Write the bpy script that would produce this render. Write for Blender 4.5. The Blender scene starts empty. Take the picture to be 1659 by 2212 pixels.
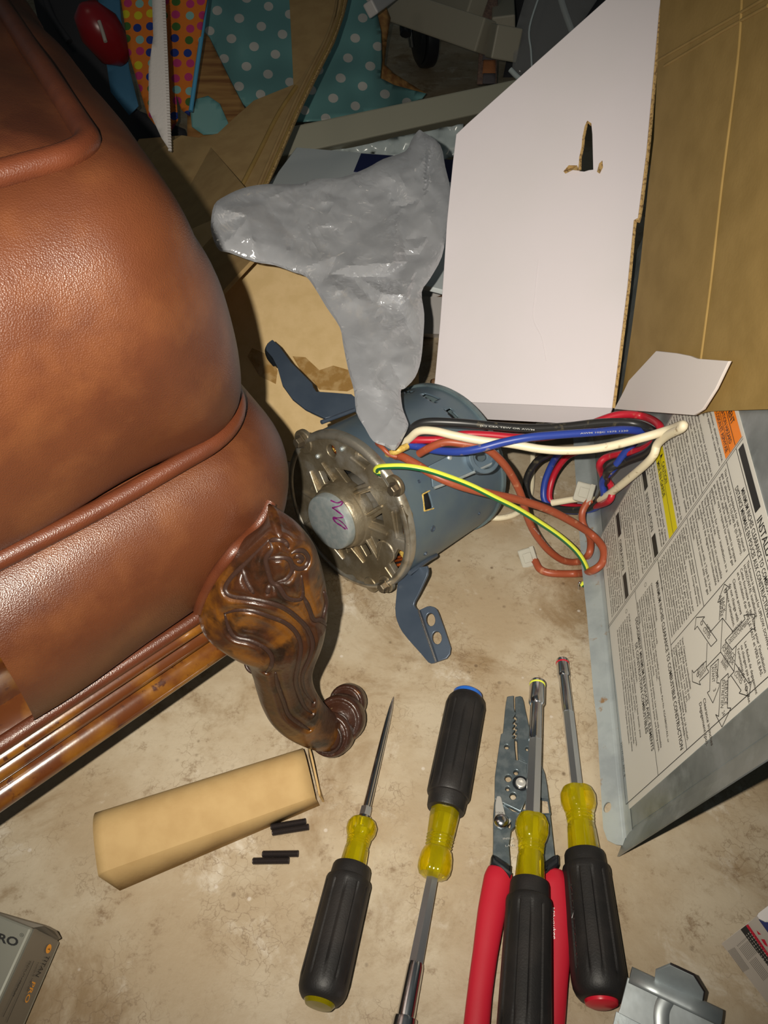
import bpy, bmesh, math, random
from mathutils import Vector, Matrix, noise
from mathutils.bvhtree import BVHTree
from mathutils.geometry import delaunay_2d_cdt
random.seed(4)
S = bpy.context.scene
COL = S.collection
# ------------------------------------------------------------------ camera
TH = math.radians(44); FPX = 1700.0; CX = 829.5; CY = 1106.0
CAM = Vector((0, 0, .52))
FW = Vector((0, math.cos(TH), -math.sin(TH))); DN = Vector((0, -math.sin(TH), -math.cos(TH))); RT = Vector((1, 0, 0))
cd = bpy.data.cameras.new('camera'); cam = bpy.data.objects.new('camera', cd); COL.objects.link(cam)
cam.location = CAM; cam.rotation_euler = (math.pi/2 - TH, 0, 0)
cd.sensor_fit = 'VERTICAL'; cd.sensor_height = 36.0; cd.lens = FPX*36.0/2212.0
cd.clip_start = .01; cd.clip_end = 50
S.camera = cam
# ------------------------------------------------------------------ light
w = bpy.data.worlds.new('world'); S.world = w; w.use_nodes = True
bg = w.node_tree.nodes['Background']; bg.inputs[0].default_value = (.62, .80, .85, 1); bg.inputs[1].default_value = .035
fl = bpy.data.lights.new('phone_flash', 'SPOT'); fl.energy = 17.5; fl.spot_size = math.radians(100); fl.spot_blend = 1.0
fl.shadow_soft_size = .0028; fl.color = (1.0, .93, .80)
fo = bpy.data.objects.new('phone_flash', fl); COL.objects.link(fo)
fo.location = CAM + RT*-.028 - DN*.014 - FW*.004
fo.rotation_euler = (math.pi/2 - TH + math.radians(1), 0, 0)
al = bpy.data.lights.new('ambient_fill', 'AREA'); al.energy = .8; al.size = .5; al.color = (1, .85, .66)  # unseen area light added for weak ambient light
ao = bpy.data.objects.new('ambient_fill', al); COL.objects.link(ao); ao.location = (-.9, .5, 2.2)
ao.rotation_euler = (Vector((0, .5, 0)) - ao.location).to_track_quat('-Z', 'Y').to_euler()
S.view_settings.view_transform = 'Standard'; S.view_settings.look = 'None'
S.view_settings.exposure = 0.33; S.view_settings.gamma = 1.0; S.view_settings.use_curve_mapping = False

# ------------------------------------------------------------------ projection helpers (photo pixel -> place in the room)
def ray(x, y): return FW + RT*((x-CX)/FPX) + DN*((y-CY)/FPX)
def W(x, y, z=0.0):
    r = ray(x, y); return CAM + r*((z-CAM.z)/r.z)
def Q(x, y, d): return CAM + ray(x, y)*d
def P(p):
    q = p-CAM; d = q.dot(FW); return CX+FPX*q.x/d, CY+FPX*q.dot(DN)/d, d
def hit(x, y, o, n):
    r = ray(x, y); return CAM + r*((o-CAM).dot(n)/r.dot(n))
def V2(a): return Vector((a[0], a[1]))

# ------------------------------------------------------------------ materials
def mat(name, col, rough=.5, metal=0.0, **k):
    m = bpy.data.materials.new(name); m.use_nodes = True; nt = m.node_tree
    b = nt.nodes['Principled BSDF']
    b.inputs['Base Color'].default_value = (*col, 1); b.inputs['Roughness'].default_value = rough; b.inputs['Metallic'].default_value = metal
    b.inputs['Specular IOR Level'].default_value = k.get('spec', .5)
    if k.get('trans'): b.inputs['Transmission Weight'].default_value = k['trans']; b.inputs['IOR'].default_value = k.get('ior', 1.45)
    if k.get('coat'): b.inputs['Coat Weight'].default_value = k['coat']; b.inputs['Coat Roughness'].default_value = k.get('coatr', .1)
    if k.get('alpha'): b.inputs['Alpha'].default_value = k['alpha']
    tc = nt.nodes.new('ShaderNodeTexCoord')
    def nz(scale, det=4, vec=None, rough_=.55):
        n = nt.nodes.new('ShaderNodeTexNoise'); n.inputs['Scale'].default_value = scale; n.inputs['Detail'].default_value = det; n.inputs['Roughness'].default_value = rough_
        nt.links.new(vec or tc.outputs['Object'], n.inputs['Vector']); return n
    if 'var' in k:      # second colour mixed in by noise: (colour, scale, low, high)
        for c2, sc, lo, hi in (k['var'] if isinstance(k['var'], list) else [k['var']]):
            n = nz(sc, 6); r = nt.nodes.new('ShaderNodeMapRange'); r.inputs[1].default_value = lo; r.inputs[2].default_value = hi
            nt.links.new(n.outputs['Fac'], r.inputs[0])
            mx = nt.nodes.new('ShaderNodeMix'); mx.data_type = 'RGBA'
            src = b.inputs['Base Color']
            if src.links: nt.links.new(src.links[0].from_socket, mx.inputs[6])
            else: mx.inputs[6].default_value = src.default_value[:]
            mx.inputs[7].default_value = (*c2, 1); nt.links.new(r.outputs[0], mx.inputs[0]); nt.links.new(mx.outputs[2], b.inputs['Base Color'])
    if 'bump' in k:     # (scale, strength, distance[, kind])
        sc, st, di = k['bump'][:3]; kind = k['bump'][3] if len(k['bump']) > 3 else 'noise'
        if kind == 'voronoi':
            n = nt.nodes.new('ShaderNodeTexVoronoi'); n.inputs['Scale'].default_value = sc; nt.links.new(tc.outputs['Object'], n.inputs['Vector']); o = n.outputs['Distance']
        else: o = nz(sc).outputs['Fac']
        bp = nt.nodes.new('ShaderNodeBump'); bp.inputs['Strength'].default_value = st; bp.inputs['Distance'].default_value = di
        nt.links.new(o, bp.inputs['Height']); nt.links.new(bp.outputs[0], b.inputs['Normal'])
        if 'rvar' in k:
            r = nt.nodes.new('ShaderNodeMapRange'); r.inputs[3].default_value = rough; r.inputs[4].default_value = k['rvar']
            nt.links.new(nz(sc*.1).outputs['Fac'], r.inputs[0]); nt.links.new(r.outputs[0], b.inputs['Roughness'])
    return m
M = {}
M['leather'] = mat('leather', (.080, .0235, .0082), .38, var=[((.052, .014, .0055), 14, .42, .68), ((.108, .036, .012), 30, .5, .75)], bump=(1500, .30, .0005, 'voronoi'), spec=.6)
M['leather_dark'] = mat('leather_welt', (.085, .022, .008), .38, var=((.06, .015, .006), 40, .4, .7), bump=(1500, .25, .0005, 'voronoi'), spec=.6)
M['wood'] = mat('carved_wood', (.036, .012, .0045), .34, var=[((.125, .045, .005), 24, .50, .62), ((.013, .006, .003), 60, .50, .64)], bump=(220, .45, .0012), coat=.15, coatr=.3, spec=.45)
M['wood_light'] = mat('rail_wood', (.085, .024, .006), .24, var=[((.20, .080, .008), 26, .46, .64), ((.05, .014, .005), 150, .60, .68)], bump=(120, .12, .001), coat=.7, coatr=.12)
M['wood_foot'] = mat('foot_wood', (.040, .014, .007), .32, var=[((.27, .10, .025), 60, .56, .66), ((.035, .014, .009), 35, .45, .6), ((.45, .33, .16), 90, .68, .72)], bump=(180, .45, .002), coat=.2, coatr=.25)
M['groove'] = mat('carved_groove', (.028, .013, .009), .42, var=((.07, .042, .032), 250, .62, .75), bump=(500, .3, .0008))
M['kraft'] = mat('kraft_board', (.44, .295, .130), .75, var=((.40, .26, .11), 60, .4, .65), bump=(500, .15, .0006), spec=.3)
M['kraft_lit'] = mat('lit_kraft_board', (.66, .48, .25), .7, var=((.60, .43, .21), 60, .4, .65), bump=(500, .15, .0006), spec=.3)  # same kraft, with the bright light on the flat flap put into its colour
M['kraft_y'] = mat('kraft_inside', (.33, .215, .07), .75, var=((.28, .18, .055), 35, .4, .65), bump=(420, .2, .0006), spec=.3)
M['kraft_dark'] = mat('kraft_brown', (.38, .255, .115), .78, var=((.33, .215, .095), 40, .4, .65), bump=(420, .15, .0006), spec=.25)  # darker kraft; weaker light on the upright flaps put into the colour
M['kraft_edge'] = mat('corrugated_edge', (.50, .33, .13), .85, var=((.22, .13, .05), 420, .48, .6), bump=(400, .5, .001))
M['glue'] = mat('dried_glue', (.36, .20, .055), .25, var=((.50, .33, .14), 90, .45, .6), bump=(150, .6, .002), alpha=.75)
M['white_board'] = mat('white_board', (.71, .66, .70), .62, var=((.68, .64, .665), 9, .4, .7), bump=(30, .08, .002), spec=.35)
M['white_tab'] = mat('white_board_tab', (.72, .66, .64), .6, spec=.35)
M['paint_blue'] = mat('motor_paint', (.115, .165, .215), .38, metal=.35, var=((.14, .19, .22), 40, .4, .65), bump=(260, .1, .0005), spec=.5)
M['paint_rear'] = mat('motor_rear_paint', (.17, .23, .25), .42, metal=.4, var=[((.11, .15, .17), 60, .5, .7), ((.12, .09, .06), 180, .62, .7)], bump=(260, .15, .0005))
M['arm_paint'] = mat('arm_paint', (.060, .082, .120), .36, metal=.3, spec=.5, var=((.075, .10, .14), 30, .4, .6))
M['cast'] = mat('cast_aluminium', (.34, .29, .21), .42, metal=.75, var=[((.22, .175, .11), 45, .42, .62), ((.48, .45, .40), 30, .55, .7)], bump=(420, .35, .0008))
M['cast_rim'] = mat('cast_rim', (.46, .43, .37), .36, metal=.8, var=((.26, .21, .14), 60, .5, .68), bump=(420, .25, .0006))
M['cap'] = mat('zinc_cap', (.45, .49, .50), .42, metal=.55, var=((.36, .42, .44), 200, .4, .6), bump=(500, .2, .0004))
M['purple'] = mat('purple_marker', (.17, .008, .13), .5)
M['copper'] = mat('copper_winding', (.45, .10, .02), .28, metal=.6, var=((.10, .02, .01), 120, .45, .6))
M['insul'] = mat('yellow_insulation', (.62, .42, .10), .4, var=((.30, .17, .03), 90, .5, .7), bump=(120, .8, .004))
M['black'] = mat('black_gap', (.01, .01, .011), .6)  # near-black colour stands in for shade inside the motor and gaps
M['steel'] = mat('chrome', (.68, .69, .72), .20, metal=1.0)
M['steel_hex'] = mat('chrome_hex', (.66, .68, .71), .30, metal=.95, bump=(1200, .12, .0003))
M['tool_steel'] = mat('dark_tool_steel', (.15, .19, .215), .38, metal=.70, var=((.23, .27, .29), 120, .45, .6), bump=(700, .25, .0004))
M['bolt'] = mat('dull_bolt', (.20, .165, .12), .4, metal=.8)
M['acetate'] = mat('yellow_acetate', (1.0, .82, .005), .04, trans=.84, ior=1.47, spec=.6)
M['grip'] = mat('black_rubber_grip', (.0115, .0105, .0105), .50, var=((.020, .017, .016), 50, .45, .7), bump=(900, .25, .0005), spec=.4)
M['grip_mark'] = mat('embossed_letters', (.030, .027, .026), .22)
M['red_cap'] = mat('red_cap', (.55, .012, .03), .3)
M['blue_cap'] = mat('blue_cap', (.02, .12, .50), .3)
M['red_grip'] = mat('red_vinyl_grip', (.44, .012, .028), .42, bump=(500, .06, .0003), spec=.45)
M['black_gloss'] = mat('black_gloss_plastic', (.012, .014, .017), .2)
M['galv'] = mat('galvanised_sheet', (.36, .39, .40), .40, metal=.65, var=[((.24, .27, .27), 18, .42, .6), ((.42, .46, .48), 50, .5, .7)], bump=(25, .1, .003))
M['galv_bright'] = mat('galvanised_flange', (.47, .52, .53), .42, metal=.45, var=[((.36, .40, .42), 30, .42, .6), ((.36, .22, .11), 110, .64, .72)], bump=(60, .15, .002))  # lighter copy of the sheet; light on the facing flange put into colour
M['label'] = mat('label_paper', (.62, .595, .54), .42, spec=.4)
M['ink'] = mat('black_ink', (.02, .02, .02), .5)
M['ink_grey'] = mat('grey_ink', (.05, .046, .042), .5)
M['orange'] = mat('orange_print', (.85, .22, .01), .42)
M['yellow'] = mat('yellow_print', (.68, .58, .01), .42)
M['w_black'] = mat('wire_black', (.018, .018, .019), .38, var=((.10, .085, .055), 160, .60, .72))
M['w_white'] = mat('wire_white', (.74, .66, .48), .45, var=((.34, .25, .14), 130, .62, .72))
M['w_red'] = mat('wire_red', (.42, .012, .028), .4, var=((.40, .16, .10), 130, .62, .74))
M['w_blue'] = mat('wire_blue', (.022, .050, .30), .4, var=((.25, .20, .15), 130, .64, .74))
M['w_brown'] = mat('wire_brown', (.32, .070, .030), .42, var=((.48, .22, .12), 150, .60, .74))
M['w_green'] = mat('wire_green', (.008, .12, .045), .38)
M['w_yellow'] = mat('wire_yellow', (.72, .78, .07), .4)
M['clear_conn'] = mat('clear_connector', (.62, .60, .52), .25, trans=.35, alpha=.9)
M['screw'] = mat('black_oxide', (.055, .045, .045), .42, metal=.7)
M['bag_teal'] = None
M['orange_wood'] = mat('honey_wood', (.42, .20, .065), .5, bump=(30, .1, .001))
M['beige'] = mat('beige_powder_coat', (.40, .385, .30), .45)
M['beige_dark'] = mat('beige_leg', (.36, .33, .26), .5)
M['caster'] = mat('caster_black', (.012, .014, .018), .35)
M['floor_wood'] = mat('dark_shelf_wood', (.17, .085, .035), .5, var=((.10, .045, .02), 20, .4, .65))
M['zip'] = mat('white_zip_tape', (.62, .58, .56), .8, bump=(300, .4, .001))
M['navy'] = mat('navy_print', (.012, .018, .10), .5)
M['pale'] = mat('pale_blue_white_print', (.78, .84, .87), .5)
M['red_toy'] = mat('red_plastic', (.22, .008, .012), .3)
M['blue_fab'] = mat('blue_fabric', (.05, .17, .30), .8)
M['cyan_edge'] = mat('blue_trim', (.08, .33, .55), .5)
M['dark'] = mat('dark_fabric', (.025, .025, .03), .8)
M['strap'] = mat('woven_strap', (.14, .09, .08), .9, var=((.20, .13, .10), 200, .4, .6), bump=(300, .8, .002))
M['strap_or'] = mat('strap_orange', (.33, .13, .05), .9, bump=(300, .6, .001))
M['strap_gr'] = mat('strap_grey', (.10, .09, .10), .9, bump=(300, .6, .001))
M['clear'] = mat('clear_plastic', (.5, .5, .5), .15, alpha=.22)
M['clear_edge'] = mat('clear_plastic_edge', (.55, .62, .63), .2)
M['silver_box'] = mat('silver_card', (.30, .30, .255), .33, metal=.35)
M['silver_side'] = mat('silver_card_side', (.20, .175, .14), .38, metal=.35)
M['or_print'] = mat('orange_ink', (.75, .30, .03), .5)
M['grey_card'] = mat('grey_card', (.40, .36, .32), .5)
M['white_card'] = mat('white_card', (.60, .57, .56), .5)
M['red_print'] = mat('red_ink', (.42, .01, .03), .5)
M['lever'] = mat('bright_lever', (.72, .70, .66), .3, metal=.6)
M['white_ink'] = mat('white_ink', (.80, .76, .74), .5)
M['pale_ink'] = mat('pale_wire_print', (.42, .42, .40), .5)

def link_col(m, out): m.node_tree.links.new(out, m.node_tree.nodes['Principled BSDF'].inputs['Base Color'])
def dots_material(name, base, cols, scale, rad, rough=.45):
    """flat polka-dot print on a square lattice in the sheet's own UV"""
    m = mat(name, base, rough); nt = m.node_tree; L = nt.links
    uv = nt.nodes.new('ShaderNodeUVMap')
    v = nt.nodes.new('ShaderNodeTexVoronoi'); v.inputs['Scale'].default_value = scale; v.inputs['Randomness'].default_value = 0.0 if len(cols) == 1 else .25
    v.voronoi_dimensions = '2D'; L.new(uv.outputs[0], v.inputs['Vector'])
    lt = nt.nodes.new('ShaderNodeMath'); lt.operation = 'LESS_THAN'; lt.inputs[1].default_value = rad; L.new(v.outputs['Distance'], lt.inputs[0])
    mx = nt.nodes.new('ShaderNodeMix'); mx.data_type = 'RGBA'; mx.inputs[6].default_value = (*base, 1); L.new(lt.outputs[0], mx.inputs[0])
    if len(cols) == 1: mx.inputs[7].default_value = (*cols[0], 1)
    else:
        r = nt.nodes.new('ShaderNodeValToRGB'); r.color_ramp.interpolation = 'CONSTANT'
        sep = nt.nodes.new('ShaderNodeSeparateColor'); L.new(v.outputs['Color'], sep.inputs[0]); L.new(sep.outputs[0], r.inputs[0])
        el = r.color_ramp.elements
        while len(el) < len(cols): el.new(.5)
        for i, c in enumerate(cols): el[i].position = i/len(cols); el[i].color = (*c, 1)
        L.new(r.outputs[0], mx.inputs[7])
    link_col(m, mx.outputs[2]); return m
M['bag_teal'] = dots_material('teal_dotted_film', (.15, .34, .34), [(.62, .60, .56)], 1.0, .21, .35)
M['bag_orange'] = dots_material('orange_dotted_print', (.72, .20, .03), [(.02, .05, .28), (.65, .58, .03), (.55, .05, .20), (.06, .16, .04), (.25, .50, .48), (.55, .05, .20)], 1.0, .33)

def wood_grain():
    m = M['orange_wood']; nt = m.node_tree; L = nt.links
    tc = nt.nodes.new('ShaderNodeTexCoord'); mp = nt.nodes.new('ShaderNodeMapping'); mp.inputs['Scale'].default_value = (4, 40, 40); mp.inputs['Rotation'].default_value = (0, 0, .3)
    n = nt.nodes.new('ShaderNodeTexNoise'); n.inputs['Scale'].default_value = 2; n.inputs['Detail'].default_value = 5; L.new(tc.outputs['Object'], mp.inputs[0]); L.new(mp.outputs[0], n.inputs[0])
    r = nt.nodes.new('ShaderNodeValToRGB'); r.color_ramp.elements[0].position = .35; r.color_ramp.elements[1].position = .65
    r.color_ramp.elements[0].color = (.26, .11, .035, 1); r.color_ramp.elements[1].color = (.50, .27, .09, 1); L.new(n.outputs[0], r.inputs[0]); link_col(m, r.outputs[0])
wood_grain()

def floor_mat():
    m = mat('stained_concrete', (.4, .3, .2), .55); nt = m.node_tree; L = nt.links; N = nt.nodes
    b = N['Principled BSDF']; tc = N.new('ShaderNodeTexCoord')
    def noise_(sc, det=6, ro=.6, dist=0):
        n = N.new('ShaderNodeTexNoise'); n.inputs['Scale'].default_value = sc; n.inputs['Detail'].default_value = det; n.inputs['Roughness'].default_value = ro; n.inputs['Distortion'].default_value = dist
        L.new(tc.outputs['Object'], n.inputs['Vector']); return n.outputs['Fac']
    def rng(s, lo, hi, a=0, c=1):
        r = N.new('ShaderNodeMapRange'); r.inputs[1].default_value = lo; r.inputs[2].default_value = hi; r.inputs[3].default_value = a; r.inputs[4].default_value = c; r.interpolation_type = 'SMOOTHSTEP'
        L.new(s, r.inputs[0]); return r.outputs[0]
    def mix(a, c, f):
        x = N.new('ShaderNodeMix'); x.data_type = 'RGBA'
        for s, i in ((a, 6), (c, 7)):
            if isinstance(s, tuple): x.inputs[i].default_value = (*s, 1)
            else: L.new(s, x.inputs[i])
        L.new(f, x.inputs[0]); return x.outputs[2]
    def mul(a, c):
        x = N.new('ShaderNodeMath'); x.operation = 'MULTIPLY'; L.new(a, x.inputs[0])
        if isinstance(c, float): x.inputs[1].default_value = c
        else: L.new(c, x.inputs[1])
        return x.outputs[0]
    c = mix((.37, .285, .185), (.46, .385, .28), rng(noise_(9, 5), .4, .62))
    c = mix(c, (.56, .50, .41), rng(noise_(16, 7, .7, .4), .54, .70))
    c = mix(c, (.28, .20, .12), mul(rng(noise_(90, 9, .8), .52, .70), .55))
    c = mix(c, (.22, .14, .065), mul(rng(noise_(7.5, 8, .7, .6), .50, .66), .85))
    c = mix(c, (.20, .13, .07), mul(rng(noise_(38, 9, .8), .54, .68), .85))
    # hairline cracks
    wn = N.new('ShaderNodeTexNoise'); wn.inputs['Scale'].default_value = 38; wn.inputs['Detail'].default_value = 6; L.new(tc.outputs['Object'], wn.inputs['Vector'])
    va = N.new('ShaderNodeVectorMath'); va.operation = 'MULTIPLY_ADD'; va.inputs[1].default_value = (.05, .05, .05); L.new(wn.outputs['Color'], va.inputs[0]); L.new(tc.outputs['Object'], va.inputs[2])
    vo = N.new('ShaderNodeTexVoronoi'); vo.feature = 'DISTANCE_TO_EDGE'; vo.inputs['Scale'].default_value = 105; L.new(va.outputs[0], vo.inputs['Vector'])
    ck = mul(rng(vo.outputs['Distance'], .0, .05, 1, 0), rng(noise_(15, 5), .46, .60))
    c = mix(c, (.17, .11, .06), mul(ck, .55))
    # pits and dark specks
    vs = N.new('ShaderNodeTexVoronoi'); vs.inputs['Scale'].default_value = 75; L.new(tc.outputs['Object'], vs.inputs['Vector'])
    sp = mul(rng(vs.outputs['Distance'], .05, .16, 1, 0), rng(noise_(12, 3), .52, .62))
    c = mix(c, (.10, .06, .03), mul(sp, .8))
    vw = N.new('ShaderNodeTexVoronoi'); vw.inputs['Scale'].default_value = 40; L.new(tc.outputs['Object'], vw.inputs['Vector'])
    c = mix(c, (.62, .56, .50), mul(rng(vw.outputs['Distance'], .03, .07, 1, 0), .6))
    far = N.new('ShaderNodeSeparateXYZ'); L.new(tc.outputs['Object'], far.inputs[0])
    L.new(c, b.inputs['Base Color'])
    bp = N.new('ShaderNodeBump'); bp.inputs['Strength'].default_value = .35; bp.inputs['Distance'].default_value = .001; L.new(noise_(160, 6), bp.inputs['Height']); L.new(bp.outputs[0], b.inputs['Normal'])
    return m
M['floor'] = floor_mat()

def film_mat():
    m = bpy.data.materials.new('poly_film'); m.use_nodes = True; nt = m.node_tree; N = nt.nodes; L = nt.links; N.clear()
    o = N.new('ShaderNodeOutputMaterial'); g = N.new('ShaderNodeBsdfGlossy'); g.inputs['Roughness'].default_value = .14; g.inputs['Color'].default_value = (.95, .97, 1, 1)
    d = N.new('ShaderNodeBsdfDiffuse'); d.inputs['Color'].default_value = (.88, .90, .97, 1); t = N.new('ShaderNodeBsdfTranslucent'); t.inputs['Color'].default_value = (.85, .84, .85, 1)
    tr = N.new('ShaderNodeBsdfTransparent'); tr.inputs['Color'].default_value = (.95, .94, .93, 1)
    a = N.new('ShaderNodeMixShader'); a.inputs[0].default_value = .22; L.new(d.outputs[0], a.inputs[1]); L.new(t.outputs[0], a.inputs[2])
    b = N.new('ShaderNodeMixShader'); b.inputs[0].default_value = .48; L.new(tr.outputs[0], b.inputs[1]); L.new(a.outputs[0], b.inputs[2])
    tc = N.new('ShaderNodeTexCoord'); nz = N.new('ShaderNodeTexNoise'); nz.inputs['Scale'].default_value = 55; nz.inputs['Detail'].default_value = 3; nz.inputs['Distortion'].default_value = 1.2
    L.new(tc.outputs['Object'], nz.inputs['Vector']); bp = N.new('ShaderNodeBump'); bp.inputs['Strength'].default_value = .8; bp.inputs['Distance'].default_value = .004; L.new(nz.outputs['Fac'], bp.inputs['Height']); L.new(bp.outputs[0], g.inputs['Normal'])
    f = N.new('ShaderNodeFresnel'); f.inputs['IOR'].default_value = 1.9
    c = N.new('ShaderNodeMixShader'); L.new(f.outputs[0], c.inputs[0]); L.new(b.outputs[0], c.inputs[1]); L.new(g.outputs[0], c.inputs[2]); L.new(c.outputs[0], o.inputs['Surface'])
    return m
M['film'] = film_mat()

# ------------------------------------------------------------------ object helpers
def tag(o, label=None, cat=None, group=None, kind=None):
    if label: o['label'] = label
    if cat: o['category'] = cat
    if group: o['group'] = group
    if kind: o['kind'] = kind
    return o
def empty(name, loc, label, cat, group=None):
    o = bpy.data.objects.new(name, None); COL.objects.link(o); o.location = loc; o.empty_display_size = .02
    return tag(o, label, cat, group)
def obj(name, verts, faces, m, parent=None, smooth=False, uv=None):
    me = bpy.data.meshes.new(name); me.from_pydata([tuple(v) for v in verts], [], faces); me.update()
    if uv:
        l = me.uv_layers.new(name='UVMap')
        for lp in me.loops: l.data[lp.index].uv = uv[lp.vertex_index]
    bm = bmesh.new(); bm.from_mesh(me); bmesh.ops.recalc_face_normals(bm, faces=bm.faces); bm.to_mesh(me); bm.free()
    return fin(name, me, m, parent, smooth)
def fin(name, me, m, parent=None, smooth=False):
    me.name = name
    if smooth:
        me.polygons.foreach_set('use_smooth', [True]*len(me.polygons))
        if smooth is not True: me.set_sharp_from_angle(angle=math.radians(smooth))
    me.materials.clear(); me.materials.append(M[m] if isinstance(m, str) else m)
    o = bpy.data.objects.new(name, me); COL.objects.link(o)
    if parent:
        o.parent = parent; o.matrix_parent_inverse = Matrix.Translation(-parent.location)
    return o
def recenter(o):
    """put a single-mesh thing's origin at the base of its mesh"""
    vs = [v.co for v in o.data.vertices]; c = Vector((sum(v.x for v in vs)/len(vs), sum(v.y for v in vs)/len(vs), min(v.z for v in vs)))
    o.data.transform(Matrix.Translation(-c)); o.location = o.location + c; return o
class Acc:
    def __init__(s): s.v = []; s.f = []
    def add(s, v, f):
        n = len(s.v); s.v += [Vector(a) for a in v]; s.f += [tuple(i+n for i in q) for q in f]; return s
    def obj(s, name, m, parent=None, smooth=False): return obj(name, s.v, s.f, m, parent, smooth)
def grid_faces(nr, nc, closed=False):
    f = []
    for i in range(nr-1):
        for j in range(nc if closed else nc-1):
            k = (j+1) % nc; f.append((i*nc+j, i*nc+k, (i+1)*nc+k, (i+1)*nc+j))
    return f
def catmull(pts, n=8, closed=False):
    pts = [Vector(p) for p in pts]; out = []; m = len(pts)
    for i in range(m if closed else m-1):
        p0 = pts[(i-1) % m] if closed or i > 0 else pts[0]*2-pts[1]; p1 = pts[i]; p2 = pts[(i+1) % m]
        p3 = pts[(i+2) % m] if closed or i+2 < m else pts[-1]*2-pts[-2]
        for k in range(n):
            t = k/n; out.append(.5*((2*p1)+(p2-p0)*t+(2*p0-5*p1+4*p2-p3)*t*t+(3*p1-p0-3*p2+p3)*t**3))
    if not closed: out.append(pts[-1])
    return out
def frames(pts):
    """parallel-transported frames along a polyline"""
    n = len(pts); T = [(pts[min(i+1, n-1)]-pts[max(i-1, 0)]).normalized() for i in range(n)]
    a = Vector((0, 0, 1)) if abs(T[0].z) < .9 else Vector((1, 0, 0)); u = (a-T[0]*a.dot(T[0])).normalized(); out = []
    for t in T:
        u = (u-t*u.dot(t)).normalized(); out.append((t, u, t.cross(u)))
    return out
def tube_geo(pts, r, ns=10, flat=1.0, arc=None):
    F = frames(pts); v = []; f = []; R = r if callable(r) else (lambda k: r)
    A = [arc[0]+(arc[1]-arc[0])*j/ns for j in range(ns+1)] if arc else [2*math.pi*j/ns for j in range(ns)]
    for i, p in enumerate(pts):
        q = R(i/(len(pts)-1))
        for a in A: v.append(p+F[i][1]*math.cos(a)*q*flat+F[i][2]*math.sin(a)*q)
    n = len(A); f = grid_faces(len(pts), n, not arc)
    if not arc: f += [tuple(range(n-1, -1, -1)), tuple((len(pts)-1)*n+j for j in range(n))]
    return v, f
def tube(name, pts, r, m, parent=None, ns=10, n=8, flat=1.0, arc=None, spline=True):
    p = catmull(pts, n) if spline else [Vector(a) for a in pts]
    v, f = tube_geo(p, r, ns, flat, arc); return obj(name, v, f, m, parent, 50)
def lathe_geo(prof, o, ax, ns=32, mod=None, up=None, caps=True):
    """prof: (distance along axis, radius) pairs"""
    ax = ax.normalized(); u = up or Vector((0, 0, 1)); u = (u-ax*u.dot(ax)); u = (u if u.length > .01 else Vector((1, 0, 0))-ax*ax.x).normalized(); w_ = ax.cross(u); v = []
    for i, (t, r) in enumerate(prof):
        for j in range(ns):
            a = 2*math.pi*j/ns; q = mod(i, a, r) if mod else r; v.append(o+ax*t+u*math.cos(a)*q+w_*math.sin(a)*q)
    f = grid_faces(len(prof), ns, True)
    if caps: f += [tuple(range(ns-1, -1, -1)), tuple((len(prof)-1)*ns+j for j in range(ns))]
    return v, f
def lathe(name, prof, o, ax, m, parent=None, ns=32, mod=None, sm=35, caps=True):
    v, f = lathe_geo(prof, o, ax, ns, mod, None, caps); return obj(name, v, f, m, parent, sm)
def box_geo(o, a, b, c):
    v = [o, o+a, o+a+b, o+b, o+c, o+a+c, o+a+b+c, o+b+c]
    return v, [(0, 3, 2, 1), (4, 5, 6, 7), (0, 1, 5, 4), (1, 2, 6, 5), (2, 3, 7, 6), (3, 0, 4, 7)]
def bevel(o, wd, seg=2, ang=40):
    md = o.modifiers.new('bevel', 'BEVEL'); md.width = wd; md.segments = seg; md.limit_method = 'ANGLE'; md.angle_limit = math.radians(ang); return o
def plate(name, outline, holes, o, ex, ey, th, m, parent=None, bev=0.0, smooth=30):
    """sheet with real holes: 2D coordinates in the plane (o, ex, ey), thickness th behind the face"""
    cu = bpy.data.curves.new('tmp', 'CURVE'); cu.dimensions = '2D'; cu.fill_mode = 'BOTH'; cu.extrude = max(th/2-bev, 1e-5); cu.bevel_depth = bev; cu.bevel_resolution = 2; cu.resolution_u = 1
    if bev: cu.offset = -bev
    for poly in [outline]+list(holes):
        sp = cu.splines.new('POLY'); sp.points.add(len(poly)-1)
        for i, p in enumerate(poly): sp.points[i].co = (p[0]*10, p[1]*10, 0, 1)
        sp.use_cyclic_u = True
    cu.extrude *= 10; cu.bevel_depth *= 10; cu.offset *= 10
    t = bpy.data.objects.new('tmp', cu); COL.objects.link(t); bpy.context.view_layer.update()
    me = bpy.data.meshes.new_from_object(t.evaluated_get(bpy.context.evaluated_depsgraph_get()))
    bpy.data.objects.remove(t); bpy.data.curves.remove(cu)
    n = ex.cross(ey).normalized(); mt = Matrix((( *[ex[0], ey[0], n[0]], o[0]), (ex[1], ey[1], n[1], o[1]), (ex[2], ey[2], n[2], o[2]), (0, 0, 0, 1)))
    me.transform(mt @ Matrix.Translation((0, 0, -th/2)) @ Matrix.Scale(.1, 4)); return fin(name, me, m, parent, smooth)
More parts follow.
